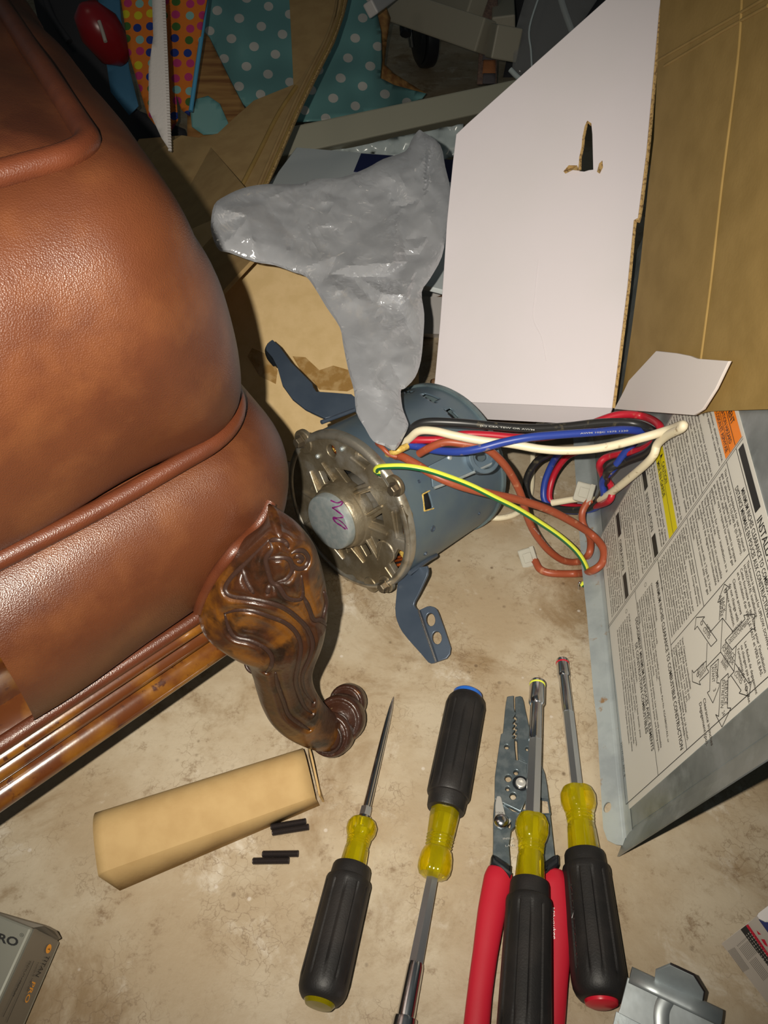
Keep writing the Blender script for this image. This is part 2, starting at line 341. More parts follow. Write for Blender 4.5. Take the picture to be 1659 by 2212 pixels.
class Plane:
    """plane through three points of the room; pixel -> 2D coordinates on it"""
    def __init__(s, a, b, c):
        s.o = a; s.ex = (b-a).normalized(); n = s.ex.cross(c-a).normalized(); s.n = n if n.dot(CAM-a) > 0 else -n; s.ey = s.n.cross(s.ex)
    def px(s, x, y): q = hit(x, y, s.o, s.n)-s.o; return (q.dot(s.ex), q.dot(s.ey))
    def pt(s, x, y, off=0.0): return hit(x, y, s.o, s.n)+s.n*off
    def plate(s, name, outline, holes, th, m, parent=None, bev=0.0, off=0.0):
        return plate(name, [s.px(*p) for p in outline], [[s.px(*p) for p in h] for h in holes], s.o+s.n*off, s.ex, s.ey, th, m, parent, bev)
def ell(cx, cy, rx, ry, n=20, rot=0.0):
    return [(cx+rx*math.cos(a)*math.cos(rot)-ry*math.sin(a)*math.sin(rot), cy+rx*math.cos(a)*math.sin(rot)+ry*math.sin(a)*math.cos(rot)) for a in [2*math.pi*i/n for i in range(n)]]
_tc = {}
def text2d(s, bold=0.0):
    k = (s, bold)
    if k in _tc: return _tc[k]
    cu = bpy.data.curves.new('t', 'FONT'); cu.body = s; cu.resolution_u = 3 if len(s) < 20 else 2; cu.fill_mode = 'FRONT'; cu.offset = bold
    t = bpy.data.objects.new('t', cu); COL.objects.link(t); bpy.context.view_layer.update()
    me = bpy.data.meshes.new_from_object(t.evaluated_get(bpy.context.evaluated_depsgraph_get())); bpy.data.objects.remove(t); bpy.data.curves.remove(cu)
    v = [(a.co.x, a.co.y) for a in me.vertices]; f = [tuple(p.vertices) for p in me.polygons]; bpy.data.meshes.remove(me)
    wd = max([a[0] for a in v] or [1]); _tc[k] = (v, f, wd); return _tc[k]
def bvh_of(*objs):
    v = []; f = []
    for o in objs:
        n = len(v); v += [o.matrix_world @ a.co for a in o.data.vertices]; f += [tuple(i+n for i in p.vertices) for p in o.data.polygons]
    return BVHTree.FromPolygons(v, f)
def on(bv, x, y, off=.0003, default=None):
    h = bv.ray_cast(CAM, ray(x, y).normalized())
    return None if h[0] is None else h[0]-ray(x, y).normalized()*off
def print_on(name, s, bv, p0, p1, hgt, m, parent, bold=0.0, off=.0003):
    """flat print laid on a surface, running from photo pixel p0 to p1"""
    v, f, wd = text2d(s, bold); a = V2(p1)-V2(p0); d = a/wd; up = Vector((a.y, -a.x)).normalized()*hgt
    vs = []; last = None
    for x, y in v:
        q = V2(p0)+d*x+up*y; h = on(bv, q.x, q.y, off)
        if h is None: h = last if last else Q(q.x, q.y, .5)
        last = h; vs.append(h)
    return obj(name, vs, f, m, parent)
def draw_on(name, bv, strokes, r, m, parent, flat=.6, sink=0.0, ns=8, n=6):
    A = Acc()
    for st in strokes:
        pts = [on(bv, p.x, p.y, -sink) for p in [Vector((q.x, q.y)) for q in catmull([(a[0], a[1], 0) for a in st], n)]]; pts = [p for p in pts if p is not None]
        if len(pts) > 2:
            k = [pts[0]]+[(pts[i-1]+pts[i]+pts[i+1])/3 for i in range(1, len(pts)-1)]+[pts[-1]]
            A.add(*tube_geo(k, (lambda t: r*(.45+.55*min(1, 6*t, 6*(1-t)))), ns))
    return A.obj(name, m, parent, True)

# ================================================================== SETTING
fv = [Vector((x, y, 0)) for x, y in ((-2.5, -1.0), (2.5, -1.0), (2.5, 4.6), (-2.5, 4.6))]
o = obj('floor', fv, [(0, 1, 2, 3)], 'floor'); tag(o, kind='structure')
o = obj('wall_back', *box_geo(Vector((-2.5, 4.5, 0)), Vector((5, 0, 0)), Vector((0, .1, 0)), Vector((0, 0, 2.4))), mat('dim_wall', (.30, .27, .23), .8)); tag(o, kind='structure')

# ================================================================== LEATHER CHAIR
N1 = Vector((.6919, -.7220, 0)); N2 = Vector((.7220, .6919, 0))
def path(off, z, r=.045, b0=-.26, a1=-.80, A0=-.290, B0=.192, nf=40, na=14, nsd=30, dl=math.radians(12)):
    rr = max(r+off, .004); sh = (r+off)-rr; ca = A0-r+sh; cb = B0-r+sh; out = []
    for i in range(nf): out.append((ca+rr, b0+(cb-b0)*i/nf))
    for i in range(na+1):
        t = (math.pi/2-dl)*i/na; out.append((ca+rr*math.cos(t), cb+rr*math.sin(t)))
    ea_, eb_ = out[-1]; Ls = ea_-a1
    for i in range(1, nsd+1): out.append((ea_-Ls*i/nsd, eb_+Ls*i/nsd*math.tan(dl)))
    return [N1*a+N2*b+Vector((0, 0, z)) for a, b in out]
chair = empty('leather_chair', (-.12, .40, 0), 'brown leather upholstered chair with carved wooden cabriole leg, filling the left side', 'chair')
def sweep_profile(name, prof, m, wob=0.0, n=5, **k):
    pr = catmull([(a, b, 0) for a, b in prof], n); v = []
    for q in pr: v += path(q.x, q.y, B0=(.191-.025*min(1, max(0, (q.y-.27)/.09)) if q.y > .262 else .194), dl=math.radians(12+5*min(1, max(0, (q.y-.27)/.10))), **k)
    if wob:
        for i, p in enumerate(v):
            d = noise.noise(p*9)*wob+noise.noise(p*24+Vector((3, 1, 2)))*wob*.35; v[i] = p+Vector((p.x+.35, p.y-.45, (p.z-.33)*2)).normalized()*d
    nc = len(path(0, 0, **k)); return obj(name, v, grid_faces(len(pr), nc), m, chair, True)
cushion = sweep_profile('seat_cushion', [(-.040, .258), (-.012, .2595), (.003, .268), (.012, .290), (.017, .318), (.018, .345), (.014, .370), (.006, .388), (-.006, .401), (-.016, .406), (-.026, .407), (-.045, .413), (-.09, .420), (-.16, .424)], 'leather', .005)
apron = sweep_profile('apron', [(-.012, .150), (.000, .156), (.012, .170), (.020, .190), (.023, .212), (.019, .234), (.008, .252), (-.008, .260), (-.03, .262)], 'leather', .003, b0=W(62, 1540, .16).dot(N2))
apl = sweep_profile('side_panel', [(-.020, .150), (-.016, .17), (-.012, .20), (-.012, .235), (-.03, .262)], 'wood_light', 0, a1=-.4)
for nm, off, z, rd in (('cushion_welt', .001, .2625, .0048), ('top_welt', -.019, .4085, .0052)):
    pts = path(off, z, B0=.166 if z > .3 else .192, dl=math.radians(17 if z > .3 else 12))
    for i, p in enumerate(pts): pts[i] = p+Vector((0, 0, noise.noise(p*14)*.0025))
    v, f = tube_geo(pts, rd, 12); obj(nm, v, f, 'leather_dark', chair, True)
pts = path(.004, .1535); v, f = tube_geo(pts, .0045, 10); obj('apron_welt', v, f, 'leather_dark', chair, True)
# moulded wooden rail under the leather
rail_prof = [(q.x, q.y) for q in catmull([(-.03, .152, 0), (-.006, .152, 0), (.003, .1505, 0), (.0085, .147, 0), (.0075, .143, 0), (.0010, .1405, 0), (.0005, .139, 0), (.0050, .1365, 0), (.0075, .133, 0), (.0060, .1290, 0), (.0010, .1268, 0), (.0005, .1255, 0), (.0070, .1235, 0), (.0115, .118, 0), (.0100, .112, 0), (.001, .108, 0), (-.03, .107, 0)], 4)]
k = dict(r=.02); v = []
for a, b in rail_prof: v += path(a, b, **k)
obj('seat_rail', v, grid_faces(len(rail_prof), len(path(0, 0, **k))), 'wood_light', chair, True)
# cabriole leg: lofted sections, left and right outline with height
secs = [(.236, (588, 1138), (606, 1134)), (.228, (552, 1168), (650, 1168)), (.212, (498, 1222), (682, 1198)), (.195, (455, 1275), (697, 1238)), (.175, (432, 1328), (708, 1285)), (.158, (438, 1380), (712, 1328)),
        (.144, (480, 1412), (709, 1366)), (.130, (528, 1436), (700, 1400)), (.114, (549, 1474), (685, 1434)), (.098, (560, 1507), (678, 1462)), (.080, (575, 1545), (684, 1492)), (.062, (596, 1578), (700, 1520)), (.040, (628, 1603), (722, 1545)), (.018, (668, 1618), (752, 1575)), (.003, (700, 1618), (752, 1596))]
rows = []; NS = 120
for z, l, r in secs:
    a = W(*l, z); b = W(*r, z); c = (a+b)/2; ux = (b-a)/2; hw = ux.length; uy = Vector((-ux.y, ux.x, 0)).normalized(); dp = min(max(hw*.75, .013), .023)
    rows.append([c+ux*math.cos(t)+uy*math.sin(t)*dp+uy*dp*.35 for t in [2*math.pi*j/NS for j in range(NS)]])
sm = []
for j in range(NS): sm.append(catmull([rw[j] for rw in rows], 12))
v = [sm[j][i] for i in range(len(sm[0])) for j in range(NS)]
f = grid_faces(len(sm[0]), NS, True)+[tuple(range(NS-1, -1, -1)), tuple((len(sm[0])-1)*NS+j for j in range(NS))]
leg = obj('leg', v, f, 'wood', chair, True)
lb = bvh_of(leg)
def c7(x, y): return (400+x/3.95, 1120+y/3.95)
gr = [[(720, 180), (600, 300), (500, 400), (400, 500), (345, 600), (400, 660), (560, 680), (740, 720), (860, 770), (960, 850), (1040, 940), (1085, 1060), (1060, 1180), (1000, 1320), (1010, 1450), (1090, 1570)],
      [(490, 420), (530, 540), (590, 640)], [(720, 190), (745, 260), (690, 340), (710, 450), (740, 540), (800, 580), (860, 670), (960, 690), (1000, 640), (990, 480)],
      [(1000, 650), (1050, 760), (1090, 860), (1150, 860), (1200, 910)], [(1180, 620), (1200, 720), (1170, 860)],
      [(335, 810), (430, 780), (560, 780), (720, 830), (860, 890), (950, 980), (985, 1100), (960, 1250), (940, 1380), (970, 1500), (1020, 1610), (1080, 1660)],
      [(340, 810), (370, 920), (430, 1010), (560, 1040), (680, 1100), (740, 1180), (730, 1260), (690, 1310)], [(770, 1310), (790, 1420), (840, 1560), (880, 1670), (960, 1740), (1060, 1800)],
      [(700, 340), (780, 330), (880, 340), (910, 430), (860, 510), (780, 540)], [(700, 640), (720, 560)], [(900, 300), (950, 270), (1010, 280), (1045, 340), (1020, 405), (960, 425), (910, 390), (895, 330)], [(935, 335), (960, 315), (990, 330), (985, 360), (950, 368)], [(720, 190), (790, 180), (850, 200), (880, 250)]]
from mathutils.kdtree import KDTree
gpt = []
for s_ in gr:
    for p in catmull([(*c7(*q), 0) for q in s_], 14):
        h = on(lb, p.x, p.y, 0)
        if h: gpt.append(h)
kd = KDTree(len(gpt))
for i, p in enumerate(gpt): kd.insert(p, i)
kd.balance()
for vx in leg.data.vertices:
    p, i, d = kd.find(vx.co)
    if d < .0075:
        dirn = (vx.co-CAM).normalized()
        vx.co += dirn*(.0024*math.exp(-(d/.0021)**2)) - dirn*(.0016*math.exp(-((d-.0048)/.0018)**2))
leg.data.update(); lb = bvh_of(leg)
draw_on('carving', lb, [[c7(*p) for p in s_] for s_ in gr], .0017, 'groove', leg, sink=.0006)
# raised rosette on the knee, side scroll and volutes of the foot
lp0 = [on(bvh_of(leg, apron), x, y, .0008) for x, y in [(428, 1350), (430, 1318), (440, 1286), (468, 1238), (506, 1190), (545, 1148), (570, 1115), (584, 1085)]]
tube('leather_piping', [p for p in lp0 if p], .0035, 'leather_dark', chair, 12)
def volute(name, px, py, z, rad, ax, th, turns=1.6):
    c = W(px, py, z); A = Acc(); ax = ax.normalized()
    A.add(*lathe_geo([(-th*1.3, rad*.5), (-th*1.0, rad*.85), (-th*.4, rad), (th*.45, rad), (th*.72, rad*.93), (th*.80, rad*.84), (th*.55, rad*.76), (th*.60, rad*.70), (th*1.0, rad*.55), (th*1.15, rad*.25), (th*1.18, .0003)], c, ax, 28)); o_ = A.obj(name, 'wood_foot', leg, True)
    u = (Vector((0, 0, 1))-ax*ax.z).normalized(); w_ = ax.cross(u)
    sp = [c+ax*(th*(.80+.35*(i/40)))+(u*math.cos(a)+w_*math.sin(a))*rad*(.86-.62*i/40) for i, a in [(i, 2*math.pi*turns*i/40+1.2) for i in range(41)]]
    v, f = tube_geo(sp, .0011, 8); obj('scroll_groove', v, f, 'groove', o_, True); return o_
fax = Vector((-.25, -.64, .72))
volute('foot_scroll', 717, 1584, .0175, .0160, fax, .011)
volute('foot_scroll', 737, 1552, .0185, .0175, fax, .010, .9)
volute('foot_scroll', 752, 1516, .0150, .0135, fax, .008, .6)
volute('side_scroll', *c7(625, 1225), .118, .0075, Vector((-.3, -.75, .6)), .006, 1.2)
# ================================================================== FURNACE PANEL WITH LABEL
B0 = W(1355, 1750, .012); A0 = W(1298, 1160, .035); D1 = (A0-B0).normalized()
D2 = Vector((.1485, -.1129, .9824)); D2 = (D2-D1*D2.dot(D1)).normalized(); PN = D1.cross(D2); PN = PN if PN.x < 0 else -PN
def st(x, y): q = hit(x, y, B0, PN)-B0; return q.dot(D1), q.dot(D2)
def LP(s, t, off=.0): return B0+D1*s+D2*t+PN*off
TK = 1.04
def LT(s, t, off=.0): return LP(s, t*TK, off)
def sp(x, y): q = st(x, y); return q[0], q[1]/TK
panel = empty('furnace_panel', B0, 'galvanised sheet-metal furnace panel standing on its edge with a bilingual warning label', 'metal panel')
s_near = -.030
pc = [st(1349, 1800), st(1659, 1585)]
nslope = (pc[1][0]-pc[0][0])/(pc[1][1]-pc[0][1])
nr = lambda t: pc[0][0]+nslope*(t-pc[0][1])
hz = -.004
pl = plate('sheet', [(-nr(hz), hz), (.52, hz), (.52, .262), (-nr(.262), .262)] if False else [(nr(hz), hz), (.46, hz), (.46, .20), (.30, .255), (nr(.255), .255)], [], B0-PN*.0009, D1, D2, .0012, 'galv', panel)
# bottom flange lying on the floor, with a hole
FP = Plane(W(1330, 1800, .0065), W(1300, 1200, .030), W(1240, 980, .032))
flo = [(1345, 1826), (1330, 1824), (1312, 1815), (1303, 1790), (1294, 1640), (1290, 1560), (1282, 1500), (1268, 1330), (1256, 1220), (1248, 1100), (1240, 980), (1236, 900), (1232, 860), (1265, 860), (1277, 1000), (1290, 1130), (1300, 1200), (1322, 1450), (1350, 1752), (1354, 1800)]
flange = FP.plate('bottom_flange', flo, [ell(1312, 1744, 8, 12, 16, .3)], .0012, 'galv_bright', panel, 0)
# fillet between flange and sheet
fb = []
for s_ in [i/20 for i in range(21)]:
    sx = .45*s_-.018
    a = LP(sx, -.003)
    for k_ in range(5):
        t = k_/4; p_low = a+Vector((-.004, 0, 0)); dd_ = p_low-FP.o; p_low.z = FP.o.z-(FP.n.x*dd_.x+FP.n.y*dd_.y)/FP.n.z+.0002; p_hi = LP(sx, .006, .0006); c_ = Vector((a.x-.0005, a.y, p_low.z))
        fb.append(p_low*(1-t)**2+c_*2*t*(1-t)+p_hi*t*t)
obj('bend', fb, grid_faces(21, 5), 'galv_bright', panel, True)
# return flange along the near end
ne = [LP(nr(-.004), -.004), LP(nr(.27), .27)]
e0 = W(1333, 1850, .004); tdir = (LP(nr(.27), .27)-LP(nr(0), 0))
far_px = hit(1659, 1640, B0-PN*-.0, PN)
e1 = e0+(hit(1680, 1626, B0+PN*.004, PN)-e0)*1.0
A = Acc(); off = PN*-.0012
A.add([ne[0], ne[1]+(ne[1]-ne[0])*.0, e1+(e1-e0)*.35, e0, ne[0]+off, ne[1]+off, e1+(e1-e0)*.35+off, e0+off], [(0, 1, 2, 3), (4, 7, 6, 5), (0, 4, 5, 1), (1, 5, 6, 2), (2, 6, 7, 3), (3, 7, 4, 0)])
A.obj('end_flange', 'galv', panel)
# paper label
LH = .214; LS = .234
lab = plate('warning_label', [(-.001, .0), (LS, .0), (LS, LH), (.002, LH), (-.001, LH-.003)], [], LP(0, 0, .0004), D1, D2, .0003, 'label', panel)
lab['label'] = 'white paper label printed with black English and French text'
TX = {'ink': Acc(), 'ink_grey': Acc(), 'orange': Acc(), 'yellow': Acc()}
def rect(s0, s1, t0, t1, m, off=.0011): TX[m].add([LT(s0, t0, off), LT(s1, t0, off), LT(s1, t1, off), LT(s0, t1, off)], [(0, 1, 2, 3)])
def seg(a, b, wd=.0005, m='ink', off=.0013):
    a = V2(a); b = V2(b); d = (b-a).normalized(); n = Vector((-d.y, d.x))*wd/2
    TX[m].add([LT(*(p), off) for p in (a-n, b-n, b+n, a+n)], [(0, 1, 2, 3)])
def ltext(s, s0, t0, h, m='ink', bold=0.0, width=None, off=.0014, dirv=(-1, 0)):
    """text starting at (s0,t0) of the label, running along dirv, letters h high"""
    v, f, wd = text2d(s, bold); k = h/.72; kx = width/wd if width else k*.92; dv = Vector(dirv).normalized(); up = Vector((dv.y, -dv.x)) if True else 0
    TX[m].add([LT(s0+dv.x*x*kx+up.x*y*k, t0+dv.y*x*kx+up.y*y*k, off) for x, y in v], f)
def para(lines, s0, t_top, step, h, width=None, m='ink_grey', bold=.012):
    for i, l in enumerate(lines):
        if l: ltext(l, s0, t_top-step*(i+1), h, m, bold, width if (width and len(l) > 34) else None)
SD = .1425
LH = .2045
seg((SD-.0006, 0), (SD-.0006, LH), .0004); seg((SD+.0010, 0), (SD+.0010, LH), .0004)
seg((.003, .002), (.003, LH-.001), .0005); seg((LS-.002, .001), (LS-.002, LH-.002), .0004); seg((.003, .0015), (LS-.002, .0015), .0004)
# --- far column (right-hand edge is SD), t grows upwards
W0 = LS-.004; CW = W0-SD-.003
rect(SD+.002, LS-.003, .185, .2035, 'orange'); seg((SD+.002, .1965), (LS-.003, .1965), .0005); seg((SD+.002, .1905), (LS-.003, .1905), .0004)
ltext('AVERTISSEMENT', SD+.055, .1978, .0040, 'ink', .02)
ltext('FIRE, EXPLOSION OR ASPHYXIATION HAZARD', SD+.086, .1918, .0031, 'ink', .015, .079)
ltext("RISQUE D'INCENDIE, D'EXPLOSION ET ASPHYXIE", SD+.086, .1866, .0031, 'ink', .015, .081)
para(['Improper installation, adjustment, alteration, service,', 'maintenance or use of this appliance can cause serious', 'injury, death or property damage.'], W0, .1845, .0034, .0021, CW)
para(['Refer to the installation instructions and precautions in', "the user's information manual provided with this", 'furnace. Installation and service must be performed', 'by a qualified installer, service agency or the gas supplier.'], W0, .1715, .0034, .0021, CW)
seg((SD+.001, .1555), (LS-.002, .1555))
para(['Une installation, un reglage, une modification, une reparation', "ou un entretien incorrect peut entrainer des dommages", 'materiels, des blessures ou la mort. Consulter les', "instructions du manuel de l'utilisateur fourni avec", "cet appareil. L'installation et l'entretien doivent etre", "effectues par un installateur ou un reparateur qualifie", 'ou par le fournisseur de gaz.'], W0, .1545, .0034, .0021, CW)
para(['Veuillez suivre les consignes qui figurent dans la', "notice d'installation et les accompagner de la"], W0, .130, .0033, .0021, CW)
rect(SD+.002, LS-.003, .1085, .1205, 'yellow'); seg((SD+.002, .1148), (LS-.003, .1148), .0004)
ltext('CAUTION', SD+.066, .1158, .0036, 'ink', .012); ltext('MISE EN GARDE', SD+.072, .1097, .0038, 'ink', .012)
for tt in (.1158, .1097):
    ss = SD+.074+(.0 if tt > .11 else .006); TX['ink'].add([LT(ss, tt, .0014), LT(ss-.0035, tt, .0014), LT(ss-.0017, tt+.0038, .0014)], [(0, 1, 2)])
para(['Be sure that the vent system is properly sized. Check', 'all gas piping carefully for leaks after lighting', "Verifier s'il y a des fuites de gaz avant d'allumer", 'cet appareil.'], W0, .1075, .0034, .0021, CW)
def header(t, s, m=.0042):
    v_, f_, wd = text2d(s, .01); tw = m/.72*.92*wd; mid = (W0+SD)/2
    rect(mid+tw/2+.004, LS-.006, t-.0008, t+m+.0008, 'ink'); rect(SD+.003, mid-tw/2-.004, t-.0008, t+m+.0008, 'ink'); ltext(s, mid+tw/2, t, m, 'ink', .01)
header(.0865, 'INSTALLATION')
seg((SD+.001, .0845), (LS-.002, .0845))
para(['This furnace must be installed in accordance with the', "manufacturer's instructions and local codes. In the", 'absence of local codes, follow the National Fuel Gas', 'Code, ANSI Z223.1 or CAN/CSA-B149.1.', 'For proper application and installation of flue, refer', 'to the installation instructions.', "Cette fournaise doit etre installee conformement aux", "instructions du fabricant et aux codes locaux en", "vigueur. En l'absence de tels codes, suivre le code", 'national ANSI Z223.1 ou CAN/CSA-B149.1.', 'Pour une installation convenable du conduit, voir', "la notice d'installation."], W0, .0835, .00345, .0020, CW)
header(.0352, 'OPERATION')
seg((SD+.001, .0335), (LS-.002, .0335))
para(['For proper maintenance read the user manual before', 'operating this furnace. Keep all panels in place.', 'Disconnect the electrical supply before servicing.', "Pour un entretien convenable, lire le manuel de", "l'utilisateur avant de mettre en marche l'appareil.", "Couper l'alimentation electrique avant l'entretien.", 'Conserver ce manuel pour consultation ulterieure.'], W0, .0325, .0034, .0020, CW)
# --- near column
N0 = SD-.003; NW = N0-.006
_b = sp(1603, 960)[1]; _h = (sp(1616, 1047)[0], _b-.0092); _d = sp(1604, 1041); _i = sp(1646, 1116)
rect(sp(1645, 1098)[0], SD-.003, _b-.0028, _b+.0026, 'ink')
ltext('INSTALLATION', _i[0], _b-.0028, .0050, 'ink', .012)
rect(.004, .022, _b-.0028, _b+.0026, 'ink')
seg((.003, _h[1]+.0050), (SD-.001, _h[1]+.0050))
ltext('MINIMUM INCHES CLEARANCE TO COMBUSTIBLE CONSTRUCTION', _h[0], _h[1], .0034, 'ink', .012, _h[0]-.006)
ltext('DISTANCE MINIMALE EN POUCES AUX CONSTRUCTIONS COMBUSTIBLES', _d[0], _h[1]-.0046, .0034, 'ink', .012, _d[0]-.006)
_t1 = _h[1]-.0062; seg((.003, _t1), (SD-.001, _t1))
dl = sp(1634, 1182)[0]; dlb = sp(1455, 1394)
dl = (dl+dlb[0])/2
CW2 = SD-dl-.008
para(['This furnace is equipped for use with natural', 'gas at altitudes 0-10,000 ft (0-3,050m).', 'An accessory kit, supplied by the', 'manufacturer, shall be used to convert to propane', 'gas use or may be required for some natural gas', 'applications.', 'This furnace is for indoor installation in a', 'building constructed on site.', 'This furnace may be installed on combustible', 'flooring in alcove or closet at minimum clearance', 'as indicated by the diagram from combustible', 'material.', 'This furnace may be used with a Type B-1 Vent', 'and may be vented in common with other gas', 'fired appliances.'], SD-.004, _t1-.0008, (_t1-.1375)/15, .0022, CW2)
seg((dl, .1340), (SD-.001, .1340))
para(['Cette fournaise est equipee pour utilisation', 'avec gaz naturel et altitudes comprises entre', '0-3,050m (0-10,000 pi).', 'Utiliser une trousse de conversion, fournie par', 'le fabricant, pour passer au gaz propane ou pour', 'certaines installations au gaz naturel.', "Cette fournaise est prevue pour etre installee", "dans un batiment construit sur place.", 'Cette fournaise peut etre installee sur un plancher', 'combustible dans une alcove ou dans un placard', 'en respectant le minimum des degagements indiques', 'sur le diagramme avec materiaux combustibles.', 'Cette fournaise peut etre utilisee avec un conduit', "de Type B-1 ou connectee au conduit commun", "d'autres appareils a gaz."], SD-.004, .1332, .0029, .0020, CW2)
seg((dl, .0900), (dl, _t1)); 
para(['This furnace is approved for UPFLOW, DOWNFLOW and', 'HORIZONTAL installations.', "Cette fournaise est approuvee pour l'installation", "et la circulation d'air VERS LE HAUT et VERS LE BAS."], dl-.003, _t1-.0004, .0034, .0023, dl-.009)
para(['Clearance arrows', 'do not change with', 'furnace orientation.'], dl-.004, _t1-.0150, .0042, .0025)
para(['Les fleches de degagement', 'ne changent pas avec', "l'orientation de la fournaise."], .0300, _t1-.0175, .0036, .0022)
para(['Clearance in inches', 'Degagement (po).'], sp(1525, 1510)[0], sp(1525, 1510)[1]+.004, .0048, .0028)
para(['Vent Clearance to combustibles:', 'For Single Wall vents 6 inches (6 po).', 'For Type B-1 vent type 1 inch (1 po).', 'Degagement de lievent avec combustibles:', "Pour conduit d'evacuation a paroi simple 6 po (6 inches).", "Pour conduit d'evacuation de Type B-1 1 po (1 inch)."], sp(1478, 1375)[0]-.001, sp(1478, 1375)[1]+.002, .0030, .0021)
seg((.003, .0900), (SD-.001, .0900))
ltext('MINIMUM INCHES CLEARANCE TO COMBUSTIBLE CONSTRUCTION', SD-.016, .0828, .0040, 'ink', .014, .121)
para(['DOWNFLOW POSITIONS:', 'Installation on non-combustible floors only.', 'For installation on combustible flooring only when installed on special base, Part No. KGASB0201ALL or', 'KGASB0301ALL, CAR, CAP, CNPV, CNRV, WENC or WTNC.', 'Clearance from front shall be 18 inches required for alcove.', 'Indicates supply or return sides when furnace is in the horizontal position. Line contact only permissible', 'between lines formed by intersections of the Top and two Sides of the furnace jacket, and building joists,', 'studs or framing.'], SD-.012, .0790, .0033, .0021)
seg((.003, .0515), (SD-.001, .0515))
ltext('DEGAGEMENT MINIMUM EN POUCES AVEC ELEMENTS', SD-.022, .0468, .0038, 'ink', .014, .100)
ltext('DE CONSTRUCTION COMBUSTIBLES', SD-.040, .0418, .0038, 'ink', .014, .068)
para(['POUR LA POSITION COURANT DESCENDANT:', "Pour installation sur plancher non combustible seulement, placer la base speciale, piece", 'no. KGASB0201ALL, CAR, CAP, CNPV, CNRV, WENC ou WTNC.', "Distance du devant 18 po dans une alcove. Les lignes indiquent les cotes entree ou sortie.", 'Indique les cotes alimentation ou retour quand la fournaise est en position horizontale.', 'Contact lineaire permis seulement entre les lignes formees par les intersections du dessus', 'et des deux cotes de la fournaise et les solives, montants ou charpente du batiment.'], SD-.012, .0405, .0036, .0021)
ltext('336137-101  REV. B', .046, .0030, .0024, 'ink_grey')
for s_, t_ in ((SD-.007, .0680), (SD-.007, .0340)):
    for i in range(12): seg((s_+.0015*math.cos(i*.5236), t_+.0015*math.sin(i*.5236)), (s_+.0015*math.cos((i+1)*.5236), t_+.0015*math.sin((i+1)*.5236)), .0003)
# furnace diagram read off the photo
def c5(x, y): return sp(1380+x/5.53, 1250+y/5.53)
def poly5(pts, closed=True, wd=.0005):
    q = [c5(*p) for p in pts]
    for i in range(len(q)-(0 if closed else 1)): seg(q[i], q[(i+1) % len(q)], wd)
poly5([(710, 467), (812, 460), (783, 493), (960, 740), (888, 815), (722, 572), (690, 615)])
poly5([(1048, 70), (1110, 112), (1080, 150), (1065, 500)], False); poly5([(1048, 70), (967, 290), (1003, 270), (985, 500)], False)
poly5([(1410, 428), (1280, 443), (1297, 487), (1057, 742), (1142, 855), (1383, 602), (1412, 615)])
poly5([(1345, 1410), (1225, 1372), (1250, 1340), (1130, 1165)], False); poly5([(1345, 1410), (1372, 1235), (1337, 1252), (1180, 1020)], False)
poly5([(1025, 475), (1003, 880), (828, 1065), (862, 1115)], False); poly5([(1025, 475), (890, 630)], False); poly5([(1025, 475), (1150, 635)], False)
poly5([(1003, 880), (1165, 1115), (1098, 1190)], False); poly5([(842, 770), (828, 1065)], False); poly5([(1190, 810), (1165, 1115)], False)
poly5([(828, 990), (680, 1130), (660, 1095), (665, 1235), (763, 1273), (745, 1235), (862, 1120)], False)
poly5([(978, 963), (880, 1055), (872, 1345), (843, 1365), (910, 1490), (985, 1300), (990, 1250), (958, 1250)])
poly5([(1095, 1135), (1005, 1220), (980, 1650), (943, 1628), (1020, 1778), (1128, 1550), (1085, 1550)])
def dt(s, a, b, h=.0030, bold=0.0):
    a = V2(c5(*a)); b = V2(c5(*b)); v, f, wd = text2d(s, bold); d = b-a; kx = d.length/wd; d.normalize(); up = Vector((d.y, -d.x)); k = h/.72
    TX['ink_grey'].add([LT(*(a+d*x*kx+up*y*k), .0014) for x, y in v], f)
for s_, a, b in (('SIDE', (820, 590), (875, 680)), ('COTES', (790, 620), (865, 730)), ('BACK', (1015, 240), (1035, 420)), ('ARRIERE', (985, 210), (1000, 470)), ('FURNACE', (1040, 810), (1155, 970)), ('FOURNAISE', (1015, 840), (1150, 1040)),
                 ('FRONT', (1030, 960), (1100, 1060)), ('AVANT', (1005, 1010), (1070, 1110)), ('SIDE', (1200, 1110), (1265, 1200)), ('COTES', (1165, 1150), (1250, 1270)), ('FRONT', (925, 1040), (950, 1210)), ('AVANT', (895, 1060), (905, 1250)),
                 ('SERVICE', (1060, 1220), (1050, 1510)), ('ENTRETIEN', (1025, 1210), (1005, 1550)), ('TOP/PLENUM', (1150, 690), (1270, 550)), ('DESSUS/CHAMBRE', (1110, 790), (1340, 540)), ('BOTTOM', (735, 1145), (810, 1050)), ('DESSOUS', (755, 1200), (830, 1100)),
                 ('0', (755, 540), (775, 575)), ('0', (1040, 145), (1050, 190)), ('0', (1290, 1320), (1310, 1360)), ('0', (710, 1160), (730, 1190)), ('3', (915, 1330), (920, 1360)), ('24', (1020, 1600), (1030, 1650)), ('1', (1380, 470), (1395, 500))):
    dt(s_, a, b)
for k_, nm in (('ink', 'black_print'), ('ink_grey', 'small_print'), ('orange', 'orange_band'), ('yellow', 'yellow_band')): TX[k_].obj(nm, k_, lab)

